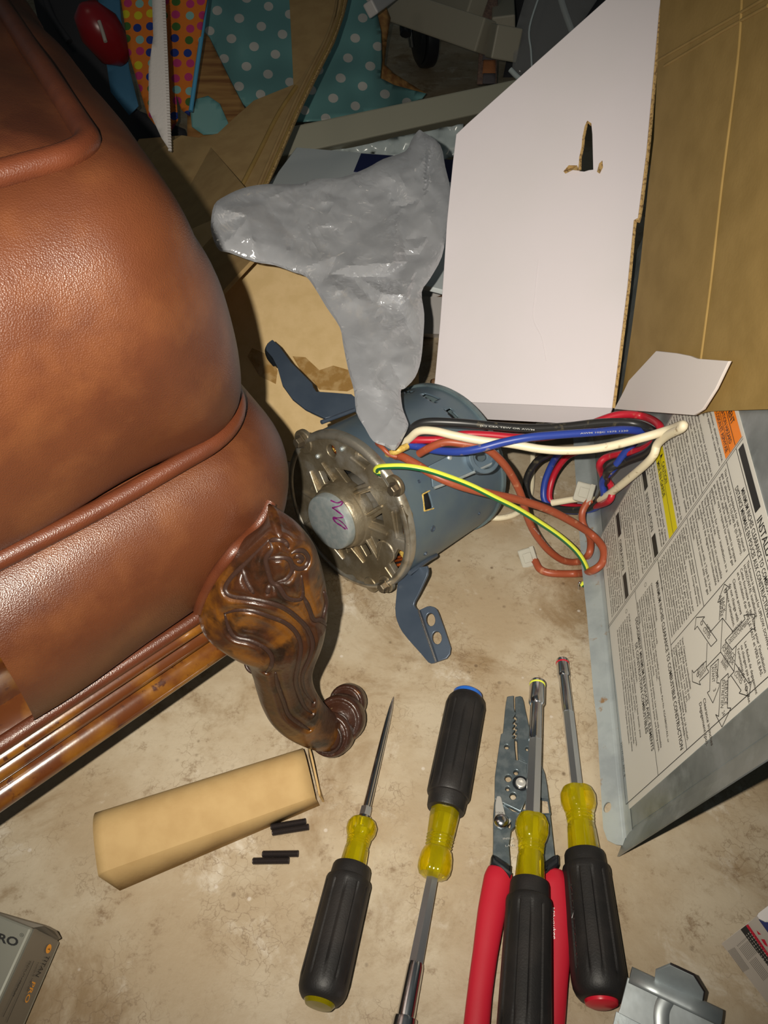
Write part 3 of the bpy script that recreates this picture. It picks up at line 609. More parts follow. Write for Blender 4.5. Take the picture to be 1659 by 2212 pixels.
# ================================================================== WHITE CARTON (right)
carton = empty('white_carton', Vector((.17, .62, .19)), 'large white corrugated carton with brown inside and a torn hole, behind the motor', 'box')
def dplane(x0, d0, x1, d1):
    """upright-in-view sheet: depth d0 along photo column x0, d1 along column x1"""
    b = (1/d1-1/d0)/(x1-x0); D = lambda x: 1/(1/d0+b*(x-x0))
    return Plane(Q(x0, 1106, D(x0)), Q(x1, 1106, D(x1)), Q(x0, 300, D(x0)))
WP = dplane(935, .735, 1335, .655)
hole = [(1268, 261), (1277, 268), (1279, 290), (1281, 366), (1272, 367), (1262, 370), (1252, 369), (1249, 362), (1252, 340), (1257, 318), (1259, 295), (1263, 275)]
white = WP.plate('white_panel', [(935, 866), (950, 700), (958, 590), (965, 480), (978, 350), (985, 290), (1008, 268), (1310, -2), (1440, -118), (1436, -60), (1424, 20), (1408, 200), (1396, 330), (1378, 470), (1369, 475), (1355, 620), (1335, 782), (1322, 882), (1180, 876)], [hole], .0032, 'white_board', carton, .0006)
# kraft core edge along the torn right side
ed = [WP.pt(x, y, -.0025) for x, y in [(1437, -60), (1426, 20), (1410, 200), (1398, 330), (1380, 470), (1371, 476), (1357, 620), (1337, 782), (1324, 881)]]
tube('torn_edge', ed, .0016, 'kraft_edge', carton, 6, 5)
A = Acc()
for poly in ([(1252, 369), (1258, 372), (1240, 372), (1222, 376), (1219, 373), (1232, 362), (1247, 358)], [(1290, 372), (1296, 356), (1304, 352), (1303, 362), (1297, 378)]):
    p = [WP.pt(x, y, .0008+.0022*(i % 3)) for i, (x, y) in enumerate(poly)]; A.add(p, [tuple(range(len(p)))])
A.add(*tube_geo([WP.pt(x, y, -.001) for x, y in [(1252, 366), (1253, 340), (1258, 318), (1260, 296), (1265, 272), (1269, 262), (1277, 268)]], .0013, 6))
A.obj('torn_paper', 'kraft_edge', carton)
cr = [WP.pt(x, y, -.0002) for x, y in [(1163, 560), (1155, 640), (1152, 690), (1170, 730), (1180, 780)]]
tube('crease', cr, .0005, 'white_board', carton, 6, 6)
# bottom return of the white panel
a = [WP.pt(935, 866, -.001), WP.pt(1322, 882, -.001)]; dn = (DN*.012-FW*-.02)
A = Acc(); A.add([a[0], a[1], a[1]+dn, a[0]+dn, a[0]-WP.n*.002, a[1]-WP.n*.002, a[1]+dn-WP.n*.002, a[0]+dn-WP.n*.002], [(0, 1, 2, 3), (4, 7, 6, 5), (0, 3, 7, 4), (1, 5, 6, 2), (3, 2, 6, 7), (0, 4, 5, 1)]); A.obj('bottom_fold', 'white_board', carton)
# brown inside face with creases
BP = dplane(1335, .674, 1659, .424)
cutx = [(1325, 896), (1340, 780), (1372, 560), (1398, 330), (1424, 80), (1440, -130), (1760, -130), (1760, 884), (1600, 886), (1528, 889), (1500, 900)]
brown = BP.plate('brown_panel', [(1337, 884), (1345, 840), (1363, 720), (1384, 560), (1400, 400), (1412, 300), (1420, 140), (1425, 30), (1430, -130), (1760, -130), (1760, 882), (1600, 886), (1528, 889), (1500, 896)], [], .003, 'kraft_y', carton, .0004)
for st_ in ([(1604, -20), (1594, 130), (1560, 400), (1535, 620), (1500, 885)], [(1422, 130), (1500, 85), (1570, 45), (1660, -8)], [(1436, 142), (1500, 104), (1570, 62), (1660, 12)]):
    tube('crease', [BP.pt(x, y, .0000) for x, y in st_], .0011, 'kraft_y', carton, 8, 6)
dplane(1335, 1.40, 1659, 1.30).plate('slit_backing', [(1318, 880), (1345, 300), (1400, -60), (1470, -60), (1420, 880)], [], .003, 'kraft_y', carton, .0004)  # sheet added far behind the slit so that it lies in shadow
# folded white tab at the lower corner
TP = dplane(1335, .655, 1660, .414)
tab = TP.plate('folded_tab', [(1334, 884), (1346, 862), (1355, 845), (1366, 822), (1426, 758), (1470, 763), (1500, 769), (1516, 775), (1585, 780), (1556, 840), (1528, 884), (1508, 897), (1400, 889)], [], .002, 'white_tab', carton, .0004, off=.003)
# body of the carton going back behind the panels
q = [BP.pt(1400, 420, -.006), BP.pt(1760, 420, -.006)]; e = (q[1]-q[0]); up_ = Vector((0, .25, .97))*.25
obj('carton_body', *box_geo(q[0]+Vector((.012, .02, 0)), e*.98, up_, Vector((.20, .04, 0))), 'kraft_dark', carton)

# ================================================================== BROWN CARTON (behind the chair)
c2 = empty('brown_carton', Vector((-.12, .95, 0)), 'opened brown corrugated carton with glue stains standing behind the chair and motor', 'box')
KP = Plane(W(620, 985, .004), W(900, 985, .004), W(560, 520, .14))
main = KP.plate('flat_flap', [(400, 500), (560, 430), (700, 440), (905, 560), (905, 870), (860, 990), (640, 1000), (470, 960), (330, 800)], [], .004, 'kraft_lit', c2, .0005)
gl = [[(632, 770), (660, 772), (690, 800), (720, 790), (755, 800), (800, 812), (860, 830), (860, 842), (770, 836), (750, 846), (690, 842), (678, 826), (650, 802)], [(545, 752), (575, 765), (600, 800), (596, 830), (560, 812), (535, 770)]]
A = Acc()
for g in gl: A.add([KP.pt(x, y, .0005) for x, y in g], [tuple(range(len(g)))])
A.obj('glue_stain', 'glue', c2)
# raised side flap
d_f = lambda x, y: 1.02+(400-y)*.0005
FPn = Plane(Q(400, 420, .98), Q(580, 400, .96), Q(740, 0, 1.22))
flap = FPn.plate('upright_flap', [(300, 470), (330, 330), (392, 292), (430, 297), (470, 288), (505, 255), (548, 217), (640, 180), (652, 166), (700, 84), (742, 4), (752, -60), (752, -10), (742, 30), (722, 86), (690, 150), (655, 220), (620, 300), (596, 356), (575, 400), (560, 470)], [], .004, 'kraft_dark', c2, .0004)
for off_, x_, m_ in ((0, 0, 'kraft_edge'), (.001, -4, 'kraft_y'), (.001, -16, 'kraft_dark')):
    tube('board_edge', [FPn.pt(x+x_, y, off_) for x, y in [(746, -10), (738, 34), (719, 88), (688, 150), (653, 222), (619, 300), (595, 356), (572, 410)]], .0017 if x_ > -10 else .0022, m_, c2, 8, 6)
for st_ in ([(640, 188), (600, 250), (560, 330), (518, 412)],):
    tube('crease', [FPn.pt(x, y, .0005) for x, y in st_], .003, 'kraft_y', c2, 8, 6)
GP = Plane(Q(625, 0, 1.27), Q(745, 0, 1.25), Q(632, 172, 1.20))
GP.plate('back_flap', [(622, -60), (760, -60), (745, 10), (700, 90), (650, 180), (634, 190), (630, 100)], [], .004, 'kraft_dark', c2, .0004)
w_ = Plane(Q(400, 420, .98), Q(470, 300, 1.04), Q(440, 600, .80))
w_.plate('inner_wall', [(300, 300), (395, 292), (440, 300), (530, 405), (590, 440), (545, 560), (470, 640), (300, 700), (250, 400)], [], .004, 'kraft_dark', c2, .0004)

# ================================================================== MOTOR
FC = Q(749, 1107, .648)
AX = (RT*.678 - DN*.40 + FW*.616).normalized()          # from the near end bell towards the far end
MR = .0700; ML = .122
motor = empty('blower_motor', Vector((FC.x+AX.x*.06, FC.y+AX.y*.06, 0)), 'blue-grey furnace blower motor with cast end bell and mounting arms lying on the floor', 'motor')
MU = (Vector((0, 0, 1))-AX*AX.z).normalized(); MV = AX.cross(MU)
FPl = Plane(FC, FC+MU*.05, FC+MV*.05)
def mloc(a, r, t=0.0): return FC+AX*t+(MU*math.cos(a)+MV*math.sin(a))*r
# shell with cut slots
slots = [[(908, 851), (921, 849), (951, 861), (937, 870)], [(960, 884), (972, 881), (992, 902), (980, 907)], [(872, 844), (893, 845), (888, 849), (874, 850)], [(913, 1068), (926, 1062), (935, 1098), (922, 1105)]]
def inpoly(x, y, p):
    r = False
    for i in range(len(p)):
        x1, y1 = p[i]; x2, y2 = p[i-1]
        if (y1 > y) != (y2 > y) and x < (x2-x1)*(y-y1)/(y2-y1)+x1: r = not r
    return r
ns, nl = 220, 90; v = []; f = []
for i in range(nl+1):
    for j in range(ns): v.append(mloc(2*math.pi*j/ns, MR, .004+(ML-.004)*i/nl))
for i in range(nl):
    for j in range(ns):
        q = (i*ns+j, i*ns+(j+1) % ns, (i+1)*ns+(j+1) % ns, (i+1)*ns+j); c = (v[q[0]]+v[q[2]])/2
        front = (c-FC-AX*(c-FC).dot(AX)).dot(CAM-c) > 0; x, y, _ = P(c)
        if not (front and any(inpoly(x, y, s_) for s_ in slots)): f.append(q)
shell = obj('shell', v, f, 'paint_blue', motor, True); md = shell.modifiers.new('sheet', 'SOLIDIFY'); md.thickness = .0014; md.offset = -1
rear = lathe('rear_band', [(ML*.70, MR+.0002), (ML*.70, MR+.0012), (ML-.002, MR+.0012), (ML+.001, MR+.0004), (ML+.003, MR-.006)], FC, AX, 'paint_rear', motor, 96)
bpy.data.objects.remove(rear)
lathe('rear_end', [(ML-.003, MR-.0015), (ML-.003, MR+.0022), (ML+.001, MR+.0022), (ML+.003, MR-.001), (ML+.006, MR-.02), (ML+.006, .02), (ML+.012, .014), (ML+.012, .001)], FC, AX, 'paint_rear', motor, 96)
lathe('stator', [(.016, .040), (.016, .067), (.10, .067), (.10, .040)], FC, AX, 'black', motor, 48, caps=False)
wv, wf = [], []
A = Acc()
for i in range(34):
    a0 = 2*math.pi*i/34; pts = [mloc(a0+.35*math.sin(t*math.pi)+random.uniform(-.02, .02), .044+.017*t+random.uniform(-.001, .001), .017-.006*math.sin(t*math.pi)+random.uniform(-.001, .001)) for t in [k_/6 for k_ in range(7)]]
    A.add(*tube_geo(pts, .0014, 6))
A.obj('winding', 'copper', motor, True)
A = Acc()
for a0, a1, r0, r1 in ((-.95, -.55, .050, .063), (.35, .75, .050, .064), (1.3, 1.9, .052, .064), (-2.0, -1.4, .05, .063), (-.2, .2, .045, .06)):
    g = [[mloc(a0+(a1-a0)*i/8, r0+(r1-r0)*j/4, .011+.003*noise.noise(Vector((i*.9, j*.9, a0)))) for i in range(9)] for j in range(5)]
    obj('insulation', [p for r in g for p in r], grid_faces(5, 9), 'insul', motor, True)
# end bell: plate with windows, rim, hub, ribs
def fb_(x, y): return FPl.px(620+x/5.53, 900+y/5.53)     # zoomed-photo pixel -> face plane
wins = [[(815, 355), (870, 375), (1040, 510), (1035, 555), (970, 600), (800, 480)], [(1310, 1110), (1385, 1075), (1440, 1190), (1470, 1470), (1345, 1430)],
        [(1330, 1575), (1440, 1640), (1420, 1760), (1300, 1870), (1235, 1760)], [(680, 1860), (800, 1870), (850, 1940), (885, 2010), (680, 1940)],
        [(590, 610), (760, 650), (850, 710), (940, 790), (780, 850), (690, 740)], [(395, 650), (440, 640), (530, 760), (460, 800)], [(870, 930), (1000, 890), (1110, 1060), (960, 1150), (900, 1040)],
        [(1000, 1240), (1140, 1150), (1170, 1300), (1080, 1260)], [(1090, 1460), (1150, 1480), (1100, 1600), (1010, 1420)], [(890, 1540), (960, 1500), (1020, 1640), (960, 1660)], [(700, 1540), (740, 1540), (800, 1640), (730, 1620)],
        [(310, 830), (345, 880), (300, 860)]]
wl = [[fb_(*p) for p in w_] for w_ in wins]+[[(fb_(540, 405)[0]+.0052*math.cos(a), fb_(540, 405)[1]+.0052*math.sin(a)) for a in [2*math.pi*i/20 for i in range(20)]]]
outl = [((MR-.0035)*math.cos(a), (MR-.0035)*math.sin(a)) for a in [2*math.pi*i/96 for i in range(96)]]
bell = plate('end_bell', outl, wl, FC-AX*.001, FPl.ex, FPl.ey, .006, 'cast', motor, .0009)
lathe('rim', [(.005, MR-.0015), (.005, MR+.0010), (.001, MR+.0010), (-.0012, MR-.0003), (-.0022, MR-.0020), (-.0024, MR-.0042), (-.0012, MR-.0056), (.004, MR-.0056)], FC, AX, 'cast_rim', bell, 128, sm=60, caps=False)
lathe('hub', [(.004, .0300), (-.002, .0298), (-.006, .0285), (-.0065, .0275), (-.0125, .0266), (-.0145, .0252), (-.015, .020), (-.004, .018), (.02, .017)], FC, AX, 'cast', bell, 64, sm=40)
lathe('rotor_hub', [(.004, .0255), (.010, .0275), (.060, .0275)], FC, AX, 'cast_rim', motor, 48, caps=False)
lathe('rotor', [(.022, .004), (.022, .040), (.09, .040)], FC, AX, 'black', motor, 48)
RB = [((620, 800), (425, 545)), ((395, 880), (285, 640)), ((350, 960), (190, 885)), ((800, 905), (1000, 840)), ((960, 1180), (1150, 1060)), ((985, 1290), (1215, 1400)), ((965, 1420), (1090, 1680)), ((800, 1550), (930, 1745)), ((560, 1510), (685, 1700)), ((340, 1170), (240, 1260)), ((350, 1330), (300, 1400)),
      ((1310, 1460), (1470, 1520)), ((1175, 1790), (1270, 1925)), ((765, 485), (950, 625)), ((1260, 1095), (1390, 1060)), ((1255, 1120), (1320, 1440)), ((1085, 1700), (1150, 1480))]
for k_, (p, q) in enumerate(RB):
    a, b = FPl.pt(620+p[0]/5.53, 900+p[1]/5.53), FPl.pt(620+q[0]/5.53, 900+q[1]/5.53); d = (b-a).normalized(); tg = AX.cross(d); h0, h1 = (.0055, .0026) if k_ < 11 else (.0022, .0022); v = []
    a = a-d*(.006 if k_ < 11 else 0)
    for c, h, wd in ((a, h0, .0026), ((a+b)/2, (h0+h1)/2, .0024), (b, h1, .0021)): v += [c+AX*.003-tg*wd, c-AX*h-tg*wd*.5, c-AX*h+tg*wd*.5, c+AX*.003+tg*wd]
    r_ = obj('rib', v, grid_faces(3, 4, True)+[(3, 2, 1, 0), (8, 9, 10, 11)], 'cast', bell); bevel(r_, .0007)
cap = lathe('bearing_cap', [(-.012, .0240), (-.0195, .0240), (-.0215, .0233), (-.0222, .0220), (-.0226, .012), (-.0227, .0003)], FC, AX, 'cap', motor, 64, sm=40)
cbv = bvh_of(cap)
A = Acc()
def cz(x, y): return (620+x/5.53, 900+y/5.53)
for st_, r in (([(520, 1010), (600, 1030), (660, 1010), (640, 1060), (560, 1080), (545, 1085), (600, 1130), (670, 1195), (600, 1210), (550, 1205), (580, 1260), (640, 1300), (690, 1345)], .0011), ([(560, 1215), (620, 1240), (680, 1280), (720, 1340)], .0010), ([(570, 1060), (640, 1040)], .0014), ([(690, 1180), (610, 1215)], .0010)):
    pts = [on(cbv, *cz(p.x, p.y), .0001) for p in catmull([(a, b, 0) for a, b in st_], 5)]
    pts = [p for p in pts if p]; A.add(*tube_geo(pts, r, 6, .12))
sq = []
for (stp, wd) in (([(520, 1000), (600, 1030), (665, 1010), (640, 1060), (560, 1085), (545, 1090), (600, 1130), (675, 1195), (600, 1210), (550, 1205), (580, 1260), (640, 1300), (700, 1345)], 7), ([(560, 1215), (620, 1235), (680, 1285), (722, 1345)], 5)):
    cp = [Vector((p.x, p.y)) for p in catmull([(a, b, 0) for a, b in stp], 6)]; vs = []
    for i, p in enumerate(cp):
        d = (cp[min(i+1, len(cp)-1)]-cp[max(i-1, 0)]).normalized(); n = Vector((-d.y, d.x))*wd*(1.3 if i % 7 < 4 else .9)
        for q in (p-n, p+n):
            h = on(cbv, *cz(q.x, q.y), .0002); vs.append(h if h else (vs[-1] if vs else FC))
    sq.append((vs, grid_faces(len(cp), 2)))
A = Acc()
for s_ in sq: A.add(*s_)
A.obj('marker_scribble', 'purple', cap)
for x, y in ((190, 285), (1320, 850), (1190, 2005)):
    c = FPl.pt(620+x/5.53, 900+y/5.53, .0025)
    b = lathe('bolt', [(0, .0062), (-.0012, .0062), (-.0012, .0042), (-.005, .0042), (-.0055, .0036), (-.0055, .0002)], c, AX, 'bolt', motor, 6, sm=20)
c = FPl.pt(620+190/5.53, 900+300/5.53)
for x, y, r in ((205, 300, .0115), (1280, 830, .0095), (1010, 2000, .008), (1190, 1990, .0085), (1190, 1600, .0105)):
    v, f = lathe_geo([(.002, r*.92), (-.0012, r*.92), (-.0020, r*.84), (-.0020, .0003)], FPl.pt(620+x/5.53, 900+y/5.53), AX, 28); obj('boss', v, f, 'cast', bell, 40)

for x, y in ((385, 465), (675, 378)):
    v, f = lathe_geo([(0, .0020), (-.0026, .0019), (-.0034, .0012), (-.0036, .0002)], FPl.pt(620+x/5.53, 900+y/5.53), AX, 14); obj('rivet', v, f, 'cap', bell, True)
# lug where the earth wire ends
tube('earth_lug', [Q(*cz(1090, 700), .598), Q(*cz(1150, 725), .600), Q(*cz(1230, 750), .604), Q(*cz(1300, 810), .609)], .0016, 'steel', motor, 8)
# mounting arms
def c5m(x, y): return (560+x/3.016, 720+y/3.016)
AP1 = Plane(Q(770, 880, .665), Q(590, 740, .735), Q(700, 900, .665))
arm1 = AP1.plate('mounting_arm', [c5m(*p) for p in [(85, 40), (130, 80), (210, 190), (345, 325), (352, 350), (372, 378), (480, 385), (600, 395), (618, 410), (680, 470), (650, 540), (620, 500), (430, 552), (300, 492), (215, 425), (150, 335), (118, 220), (85, 155), (45, 110), (42, 85), (60, 58)]], [], .0028, 'arm_paint', motor, .0005)
tube('folded_lip', [AP1.pt(*c5m(*p), -.004) for p in ((60, 55), (45, 90), (60, 140), (92, 180))], .0025, 'black_gloss', arm1, 8)  # shaded side of the fold put in as black over the arm's blue
tube('clamp_seam', [Q(*c5m(405, 580), .640), Q(*c5m(500, 545), .648), Q(*c5m(620, 500), .66)], .0018, 'arm_paint', motor, 8)
def c6(x, y): return (830+x/8.85, 1200+y/8.85)
AP2 = Plane(W(*c6(900, 2060), .004), W(*c6(205, 1000), .014), W(*c6(700, 200), .045))
arm2 = AP2.plate('mounting_arm', [c6(*p) for p in [(270, 400), (240, 620), (205, 1000), (215, 1150), (240, 1250), (285, 1360), (340, 1460), (450, 1600), (560, 1725), (700, 1880), (800, 2000), (840, 2045), (890, 2068), (930, 2062), (1003, 2030), (900, 1720), (800, 1450), (660, 1045), (610, 1022), (575, 980), (560, 940), (575, 880), (640, 760), (720, 590), (780, 460), (820, 370), (832, 290), (815, 200), (600, 230)]], [], .0028, 'arm_paint', motor, .0005)
TP2 = Plane(W(*c6(1003, 2030), .004), W(*c6(660, 1045), .016), W(*c6(1270, 1750), .0115))
TP2.plate('arm_tab', [c6(*p) for p in [(1003, 2030), (1190, 1965), (1255, 1880), (1272, 1760), (1150, 1400), (1040, 1100), (1000, 1020), (950, 980), (880, 962), (820, 970), (660, 1045), (800, 1450), (900, 1720)]], [[c6(*p) for p in ell(885, 1222, 86, 126, 24, -.15)], [c6(*p) for p in ell(1005, 1570, 90, 124, 24, -.15)]], .0024, 'arm_paint', arm2, .0005)
tube('fold_line', [AP2.pt(*c6(668, 1050), .0010), AP2.pt(*c6(800, 1450), .0012), AP2.pt(*c6(1000, 2022), .0010)], .0008, 'steel', arm2, 8, 6)
tube('clamp_seam', [Q(*c5m(980, 1560), .632), Q(*c5m(1090, 1480), .650), Q(*c5m(1150, 1445), .665)], .0022, 'arm_paint', motor, 8)
# third arm, hidden side, carries the motor
# conduit plate on the shell
def c3(x, y): return (880+x/3.51, 500+y/3.51)
sb = bvh_of(shell)
CP = Plane(Q(*c3(200, 1940), .603), Q(*c3(690, 1740), .622), Q(*c3(430, 1700), .612))
cpl = CP.plate('conduit_plate', [c3(*p) for p in [(160, 1780), (180, 1830), (190, 1935), (215, 1950), (640, 1765), (680, 1730), (660, 1660), (560, 1670), (420, 1660), (330, 1690)]], [[c3(*p) for p in ell(560, 1710, 42, 34, 20)]], .003, 'paint_blue', motor, .0006)
for x, y, r in ((560, 1710, .0135),):
    c = CP.pt(*c3(x, y)); v, f = lathe_geo([(-.004, r), (.006, r), (.0066, r*.95), (.0066, r*.75), (-.004, r*.72)], c, CP.n, 32, caps=False); obj('conduit_boss', v, f, 'paint_blue', cpl, 40)
v, f = lathe_geo([(0, .002), (.0012, .002), (.0018, .001), (.0018, .0002)], CP.pt(*c3(318, 1715)), CP.n, 12); obj('plate_screw', v, f, 'cap', cpl, 40)
tube('plate_edge', [CP.pt(*c3(x, y), .0005) for x, y in ((200, 1945), (430, 1855), (640, 1760), (685, 1730))], .0012, 'cap', cpl, 6)
A = Acc()
for (x, y), r in (((935, 1142), .0022), ((919, 1196), .0016), ((1035, 1109), .0012), ((905, 1040), .0012)):
    p = on(sb, x, y, .0)
    if p:
        n = (p-FC-AX*(p-FC).dot(AX)).normalized(); v, f = lathe_geo([(0, r*1.25), (.0006, r*1.2), (.0004, r*.8), (-.0002, r*.7), (-.0002, .0002)], p, n, 14); obj('shell_dimple', v, f, 'arm_paint', motor, 40)
A = Acc()
p = [on(sb, x, y, -.0005) for x, y in ((912, 1068), (916, 1104), (928, 1060), (937, 1098))]
if all(p):
    A.add(*tube_geo([p[0], p[1]], .0010, 6)); A.add(*tube_geo([p[0], p[2]], .0006, 6)); A.add(*tube_geo([p[1], p[3]], .0006, 6)); A.obj('slot_lip', 'insul', motor)

# ================================================================== WIRES (part of the motor harness, each its own thing)
def off_panel(q, a, r):
    h = on(PBV, a[0], a[1], 0); d = P(q)[2]
    if h is None: return q
    lim = P(h)[2]-(r*1.1+.004)/abs(ray(a[0], a[1]).dot(PN) if (h-B0).dot(D2) > .004 else 1.0)
    return Q(a[0], a[1], lim) if d > lim else q
PBV = bvh_of(pl, flange)
def wire(label, pts, r, m, fn=Q):
    p = [fn(*a) for a in pts]; p = [q if q.z > r*1.1 else W(a[0], a[1], r*1.1) for q, a in zip(p, pts)]; p = [off_panel(q, a, r) for q, a in zip(p, pts)]; o = tube('wire', p, r, m, None, 12, 8); tag(o, label, 'wire', 'motor lead wires')
    return o
def X(x, y): return 800+x/2.37, 850+y/2.37
def wp(l): return [(*X(a, b), d) for a, b, d in l]
wr = .0024
bk = wire('thick black printed wire running from the motor along the top of the bundle', wp([(130, 270, .615), (190, 215, .60), (235, 165, .59), (300, 146, .585), (450, 150, .582), (620, 165, .582), (800, 178, .584), (1000, 170, .588), (1180, 150, .59), (1340, 152, .59), (1440, 190, .593), (1470, 235, .60), (1420, 300, .608), (1310, 345, .618), (1220, 390, .63), (1205, 450, .65), (1170, 540, .68), (1110, 590, .70), (1000, 595, .72), (880, 570, .735), (810, 530, .74), (800, 440, .735), (850, 350, .72), (930, 300, .70)]), .0033, 'w_black')
wh = wire('cream white wire making a long loop over the label', wp([(140, 280, .612), (200, 230, .598), (250, 192, .588), (330, 192, .583), (430, 215, .580), (560, 240, .578), (720, 258, .574), (870, 284, .570), (1020, 292, .566), (1200, 275, .562), (1400, 225, .560), (1530, 185, .558), (1598, 160, .560), (1590, 180, .566), (1520, 215, .575), (1470, 260, .59), (1440, 330, .605), (1330, 430, .63), (1200, 530, .66), (1140, 545, .69), (1060, 540, .71), (930, 560, .725)]), .0031, 'w_white')
rd = wire('red wire curving round the far end of the bundle', wp([(120, 240, .612), (220, 238, .60), (360, 235, .595), (470, 210, .590), (600, 212, .589), (760, 225, .589), (900, 222, .592), (1050, 190, .596), (1170, 140, .598), (1280, 108, .598), (1400, 118, .598), (1480, 165, .602), (1470, 230, .612), (1380, 290, .622), (1230, 318, .632), (1175, 360, .64), (1190, 420, .655), (1235, 480, .67), (1220, 550, .69), (1120, 580, .71), (1000, 572, .73), (920, 545, .735), (935, 430, .735), (1000, 330, .72), (1080, 290, .70)]), .0029, 'w_red')
bl = wire('blue wire crossing over the white one with faint print', wp([(170, 262, .606), (250, 272, .600), (330, 290, .592), (450, 298, .580), (560, 282, .573), (680, 250, .570), (820, 224, .568), (980, 210, .570), (1150, 198, .574), (1300, 186, .580), (1400, 200, .590), (1360, 240, .60), (1300, 310, .615), (1240, 390, .63), (1190, 450, .65), (1195, 530, .68), (1140, 590, .705), (1000, 600, .725), (900, 560, .735), (890, 470, .735), (930, 360, .725), (980, 290, .70)]), .0030, 'w_blue')
br = wire('short brown wire tucked under the blue one', wp([(250, 308, .600), (300, 280, .592), (380, 250, .586), (470, 256, .584), (560, 272, .585), (620, 300, .592), (690, 370, .605), (740, 450, .62), (775, 530, .632), (800, 620, .645), (840, 710, .662), (910, 800, .68), (990, 856, .694), (1070, 860, .70), (1120, 820, .70), (1125, 740, .69), (1090, 670, .682), (1085, 610, .68), (1110, 560, .68), (1130, 545, .68)]), .0031, 'w_brown')
br2 = wire('long brown wire sagging in a loop in front of the panel flange', wp([(85, 325, .615), (150, 320, .600), (230, 360, .592), (330, 420, .588), (450, 470, .590), (600, 510, .600), (760, 545, .618), (900, 590, .635), (1020, 650, .652), (1130, 720, .668), (1190, 790, .680), (1190, 860, .692), (1140, 905, .70), (1060, 922, .708), (930, 920, .708), (870, 900, .706), (845, 860, .703), (830, 845, .70)]), .0033, 'w_brown')
gpts = wp([(60, 412, .598), (30, 400, .594), (40, 380, .588), (90, 374, .582), (180, 374, .578), (280, 390, .576), (400, 428, .580), (520, 475, .588), (640, 535, .598), (760, 595, .612), (880, 670, .628), (980, 740, .642), (1060, 815, .655), (1105, 890, .664), (1112, 950, .670), (1085, 982, .675)])
gp = catmull([Q(*a) for a in gpts], 8)
v, f = tube_geo(gp, .0022, 12); g = obj('wire', v, f, 'w_green', None, True); tag(g, 'green and yellow striped earth wire bolted to the end bell', 'wire')
F = frames(gp); sv = []
for i, p in enumerate(gp):
    t, u, w2 = F[i]; up_ = (CAM-p).normalized(); up_ = (up_-t*up_.dot(t)).normalized(); sd = t.cross(up_)
    if sd.dot(DN) > 0: sd = -sd
    for k_ in range(6):
        a = -.15+1.5*k_/5; sv.append(p+up_*math.cos(a)*.00232+sd*math.sin(a)*.00232)
obj('yellow_stripe', sv, grid_faces(len(gp), 6), 'w_yellow', g, True)
tube('bare_end', [Q(*X(1085, 982), .675), Q(*X(1072, 968), .674), Q(*X(1066, 985), .676), Q(*X(1072, 1015), .682)], .0011, 'steel', g, 8)
print_on('wire_print', '(C) CSA TEW OR AWM', bvh_of(bk), X(560, 168), X(840, 190), 4.5, 'pale_ink', bk, .01)
print_on('wire_print', 'AWM 105C 1575 1230', bvh_of(bl), X(1075, 208), X(1320, 194), 4.5, 'pale_ink', bl, .01)
print_on('wire_print', 'AWM 105C 600V', bvh_of(br), X(833, 690), X(925, 795), 4, 'pale_ink', br, .01)
for (x, y), (dx, dy), d, lbl in (((1095, 508), (52, 14), .683, 'clear crimp connector on the upper brown wire beside the flange'), ((808, 840), (46, -14), .703, 'clear crimp connector on the lower brown wire end on the floor')):
    c = Q(*X(x, y), d); ex = (Q(*X(x+dx, y+dy), d)-c); ez = (CAM-c).normalized(); ey = ez.cross(ex).normalized()
    t = empty('wire_connector', c, lbl, 'connector')
    a = ex*.9; b = ey*.0085; h = ez*.0048
    o = obj('housing', *box_geo(c-a-b-h, a*2, b*2, h*2), 'clear_conn', t); bevel(o, .0012)
    o = obj('latch', *box_geo(c-a*.55-b*.5+h, a*1.0, b*1.0, h*.35), 'clear_conn', t); bevel(o, .0005)
    o = obj('lever', *box_geo(c+a*.45-b*1.05+h*.9, a*.5, b*2.1, h*.5), 'clear_conn', t); bevel(o, .0005)
o = tube('wire', [W(1040, 1115, .003), W(1080, 1119, .003), W(1120, 1106, .003), W(1145, 1070, .004), W(1150, 1000, .01), W(1155, 930, .02), W(1190, 895, .03)], .0028, 'w_white', None, 10)
tag(o, 'thin white wire lying on the floor behind the motor', 'wire')
o = tube('wire', [Q(*c5m(815, 790), .612), Q(*c5m(850, 785), .600), Q(*c5m(900, 765), .594), Q(*c5m(965, 735), .598)], .0026, 'insul', None, 10); tag(o, 'frayed yellow sleeved lead under the tip of the plastic bag', 'wire')
o = tube('wire', [Q(*c5m(740, 700), .622), Q(*c5m(790, 735), .600), Q(*c5m(850, 790), .597), Q(*c5m(900, 805), .596)], .0018, 'w_brown', None, 10); tag(o, 'dark red lead leaving the end bell beside the bag tip', 'wire')

# ================================================================== PLASTIC BAG
def Zc(x, y): return (430+x/2.765, 280+y/2.765)
bo = [Zc(*p) for p in [(1310, 5), (1340, 15), (1440, 90), (1470, 220), (1500, 350), (1505, 480), (1480, 600), (1450, 760), (1380, 890), (1330, 970), (1345, 1100), (1340, 1230), (1325, 1380), (1290, 1480), (1230, 1545), (1205, 1560), (1215, 1660), (1240, 1730), (1250, 1770), (1225, 1830), (1170, 1915), (1110, 1890), (1040, 1860), (990, 1780), (940, 1690), (925, 1560), (890, 1430), (860, 1280), (840, 1180), (760, 1060), (700, 960), (640, 880), (560, 850), (450, 810), (330, 790), (180, 735), (120, 720), (80, 640), (70, 560), (90, 450), (150, 400), (260, 350), (400, 325), (600, 325), (690, 295), (850, 285), (1000, 230), (1100, 175), (1230, 130), (1270, 60)]]
bo = [(p.x, p.y) for p in catmull([(a, b, 0) for a, b in bo], 3, True)]
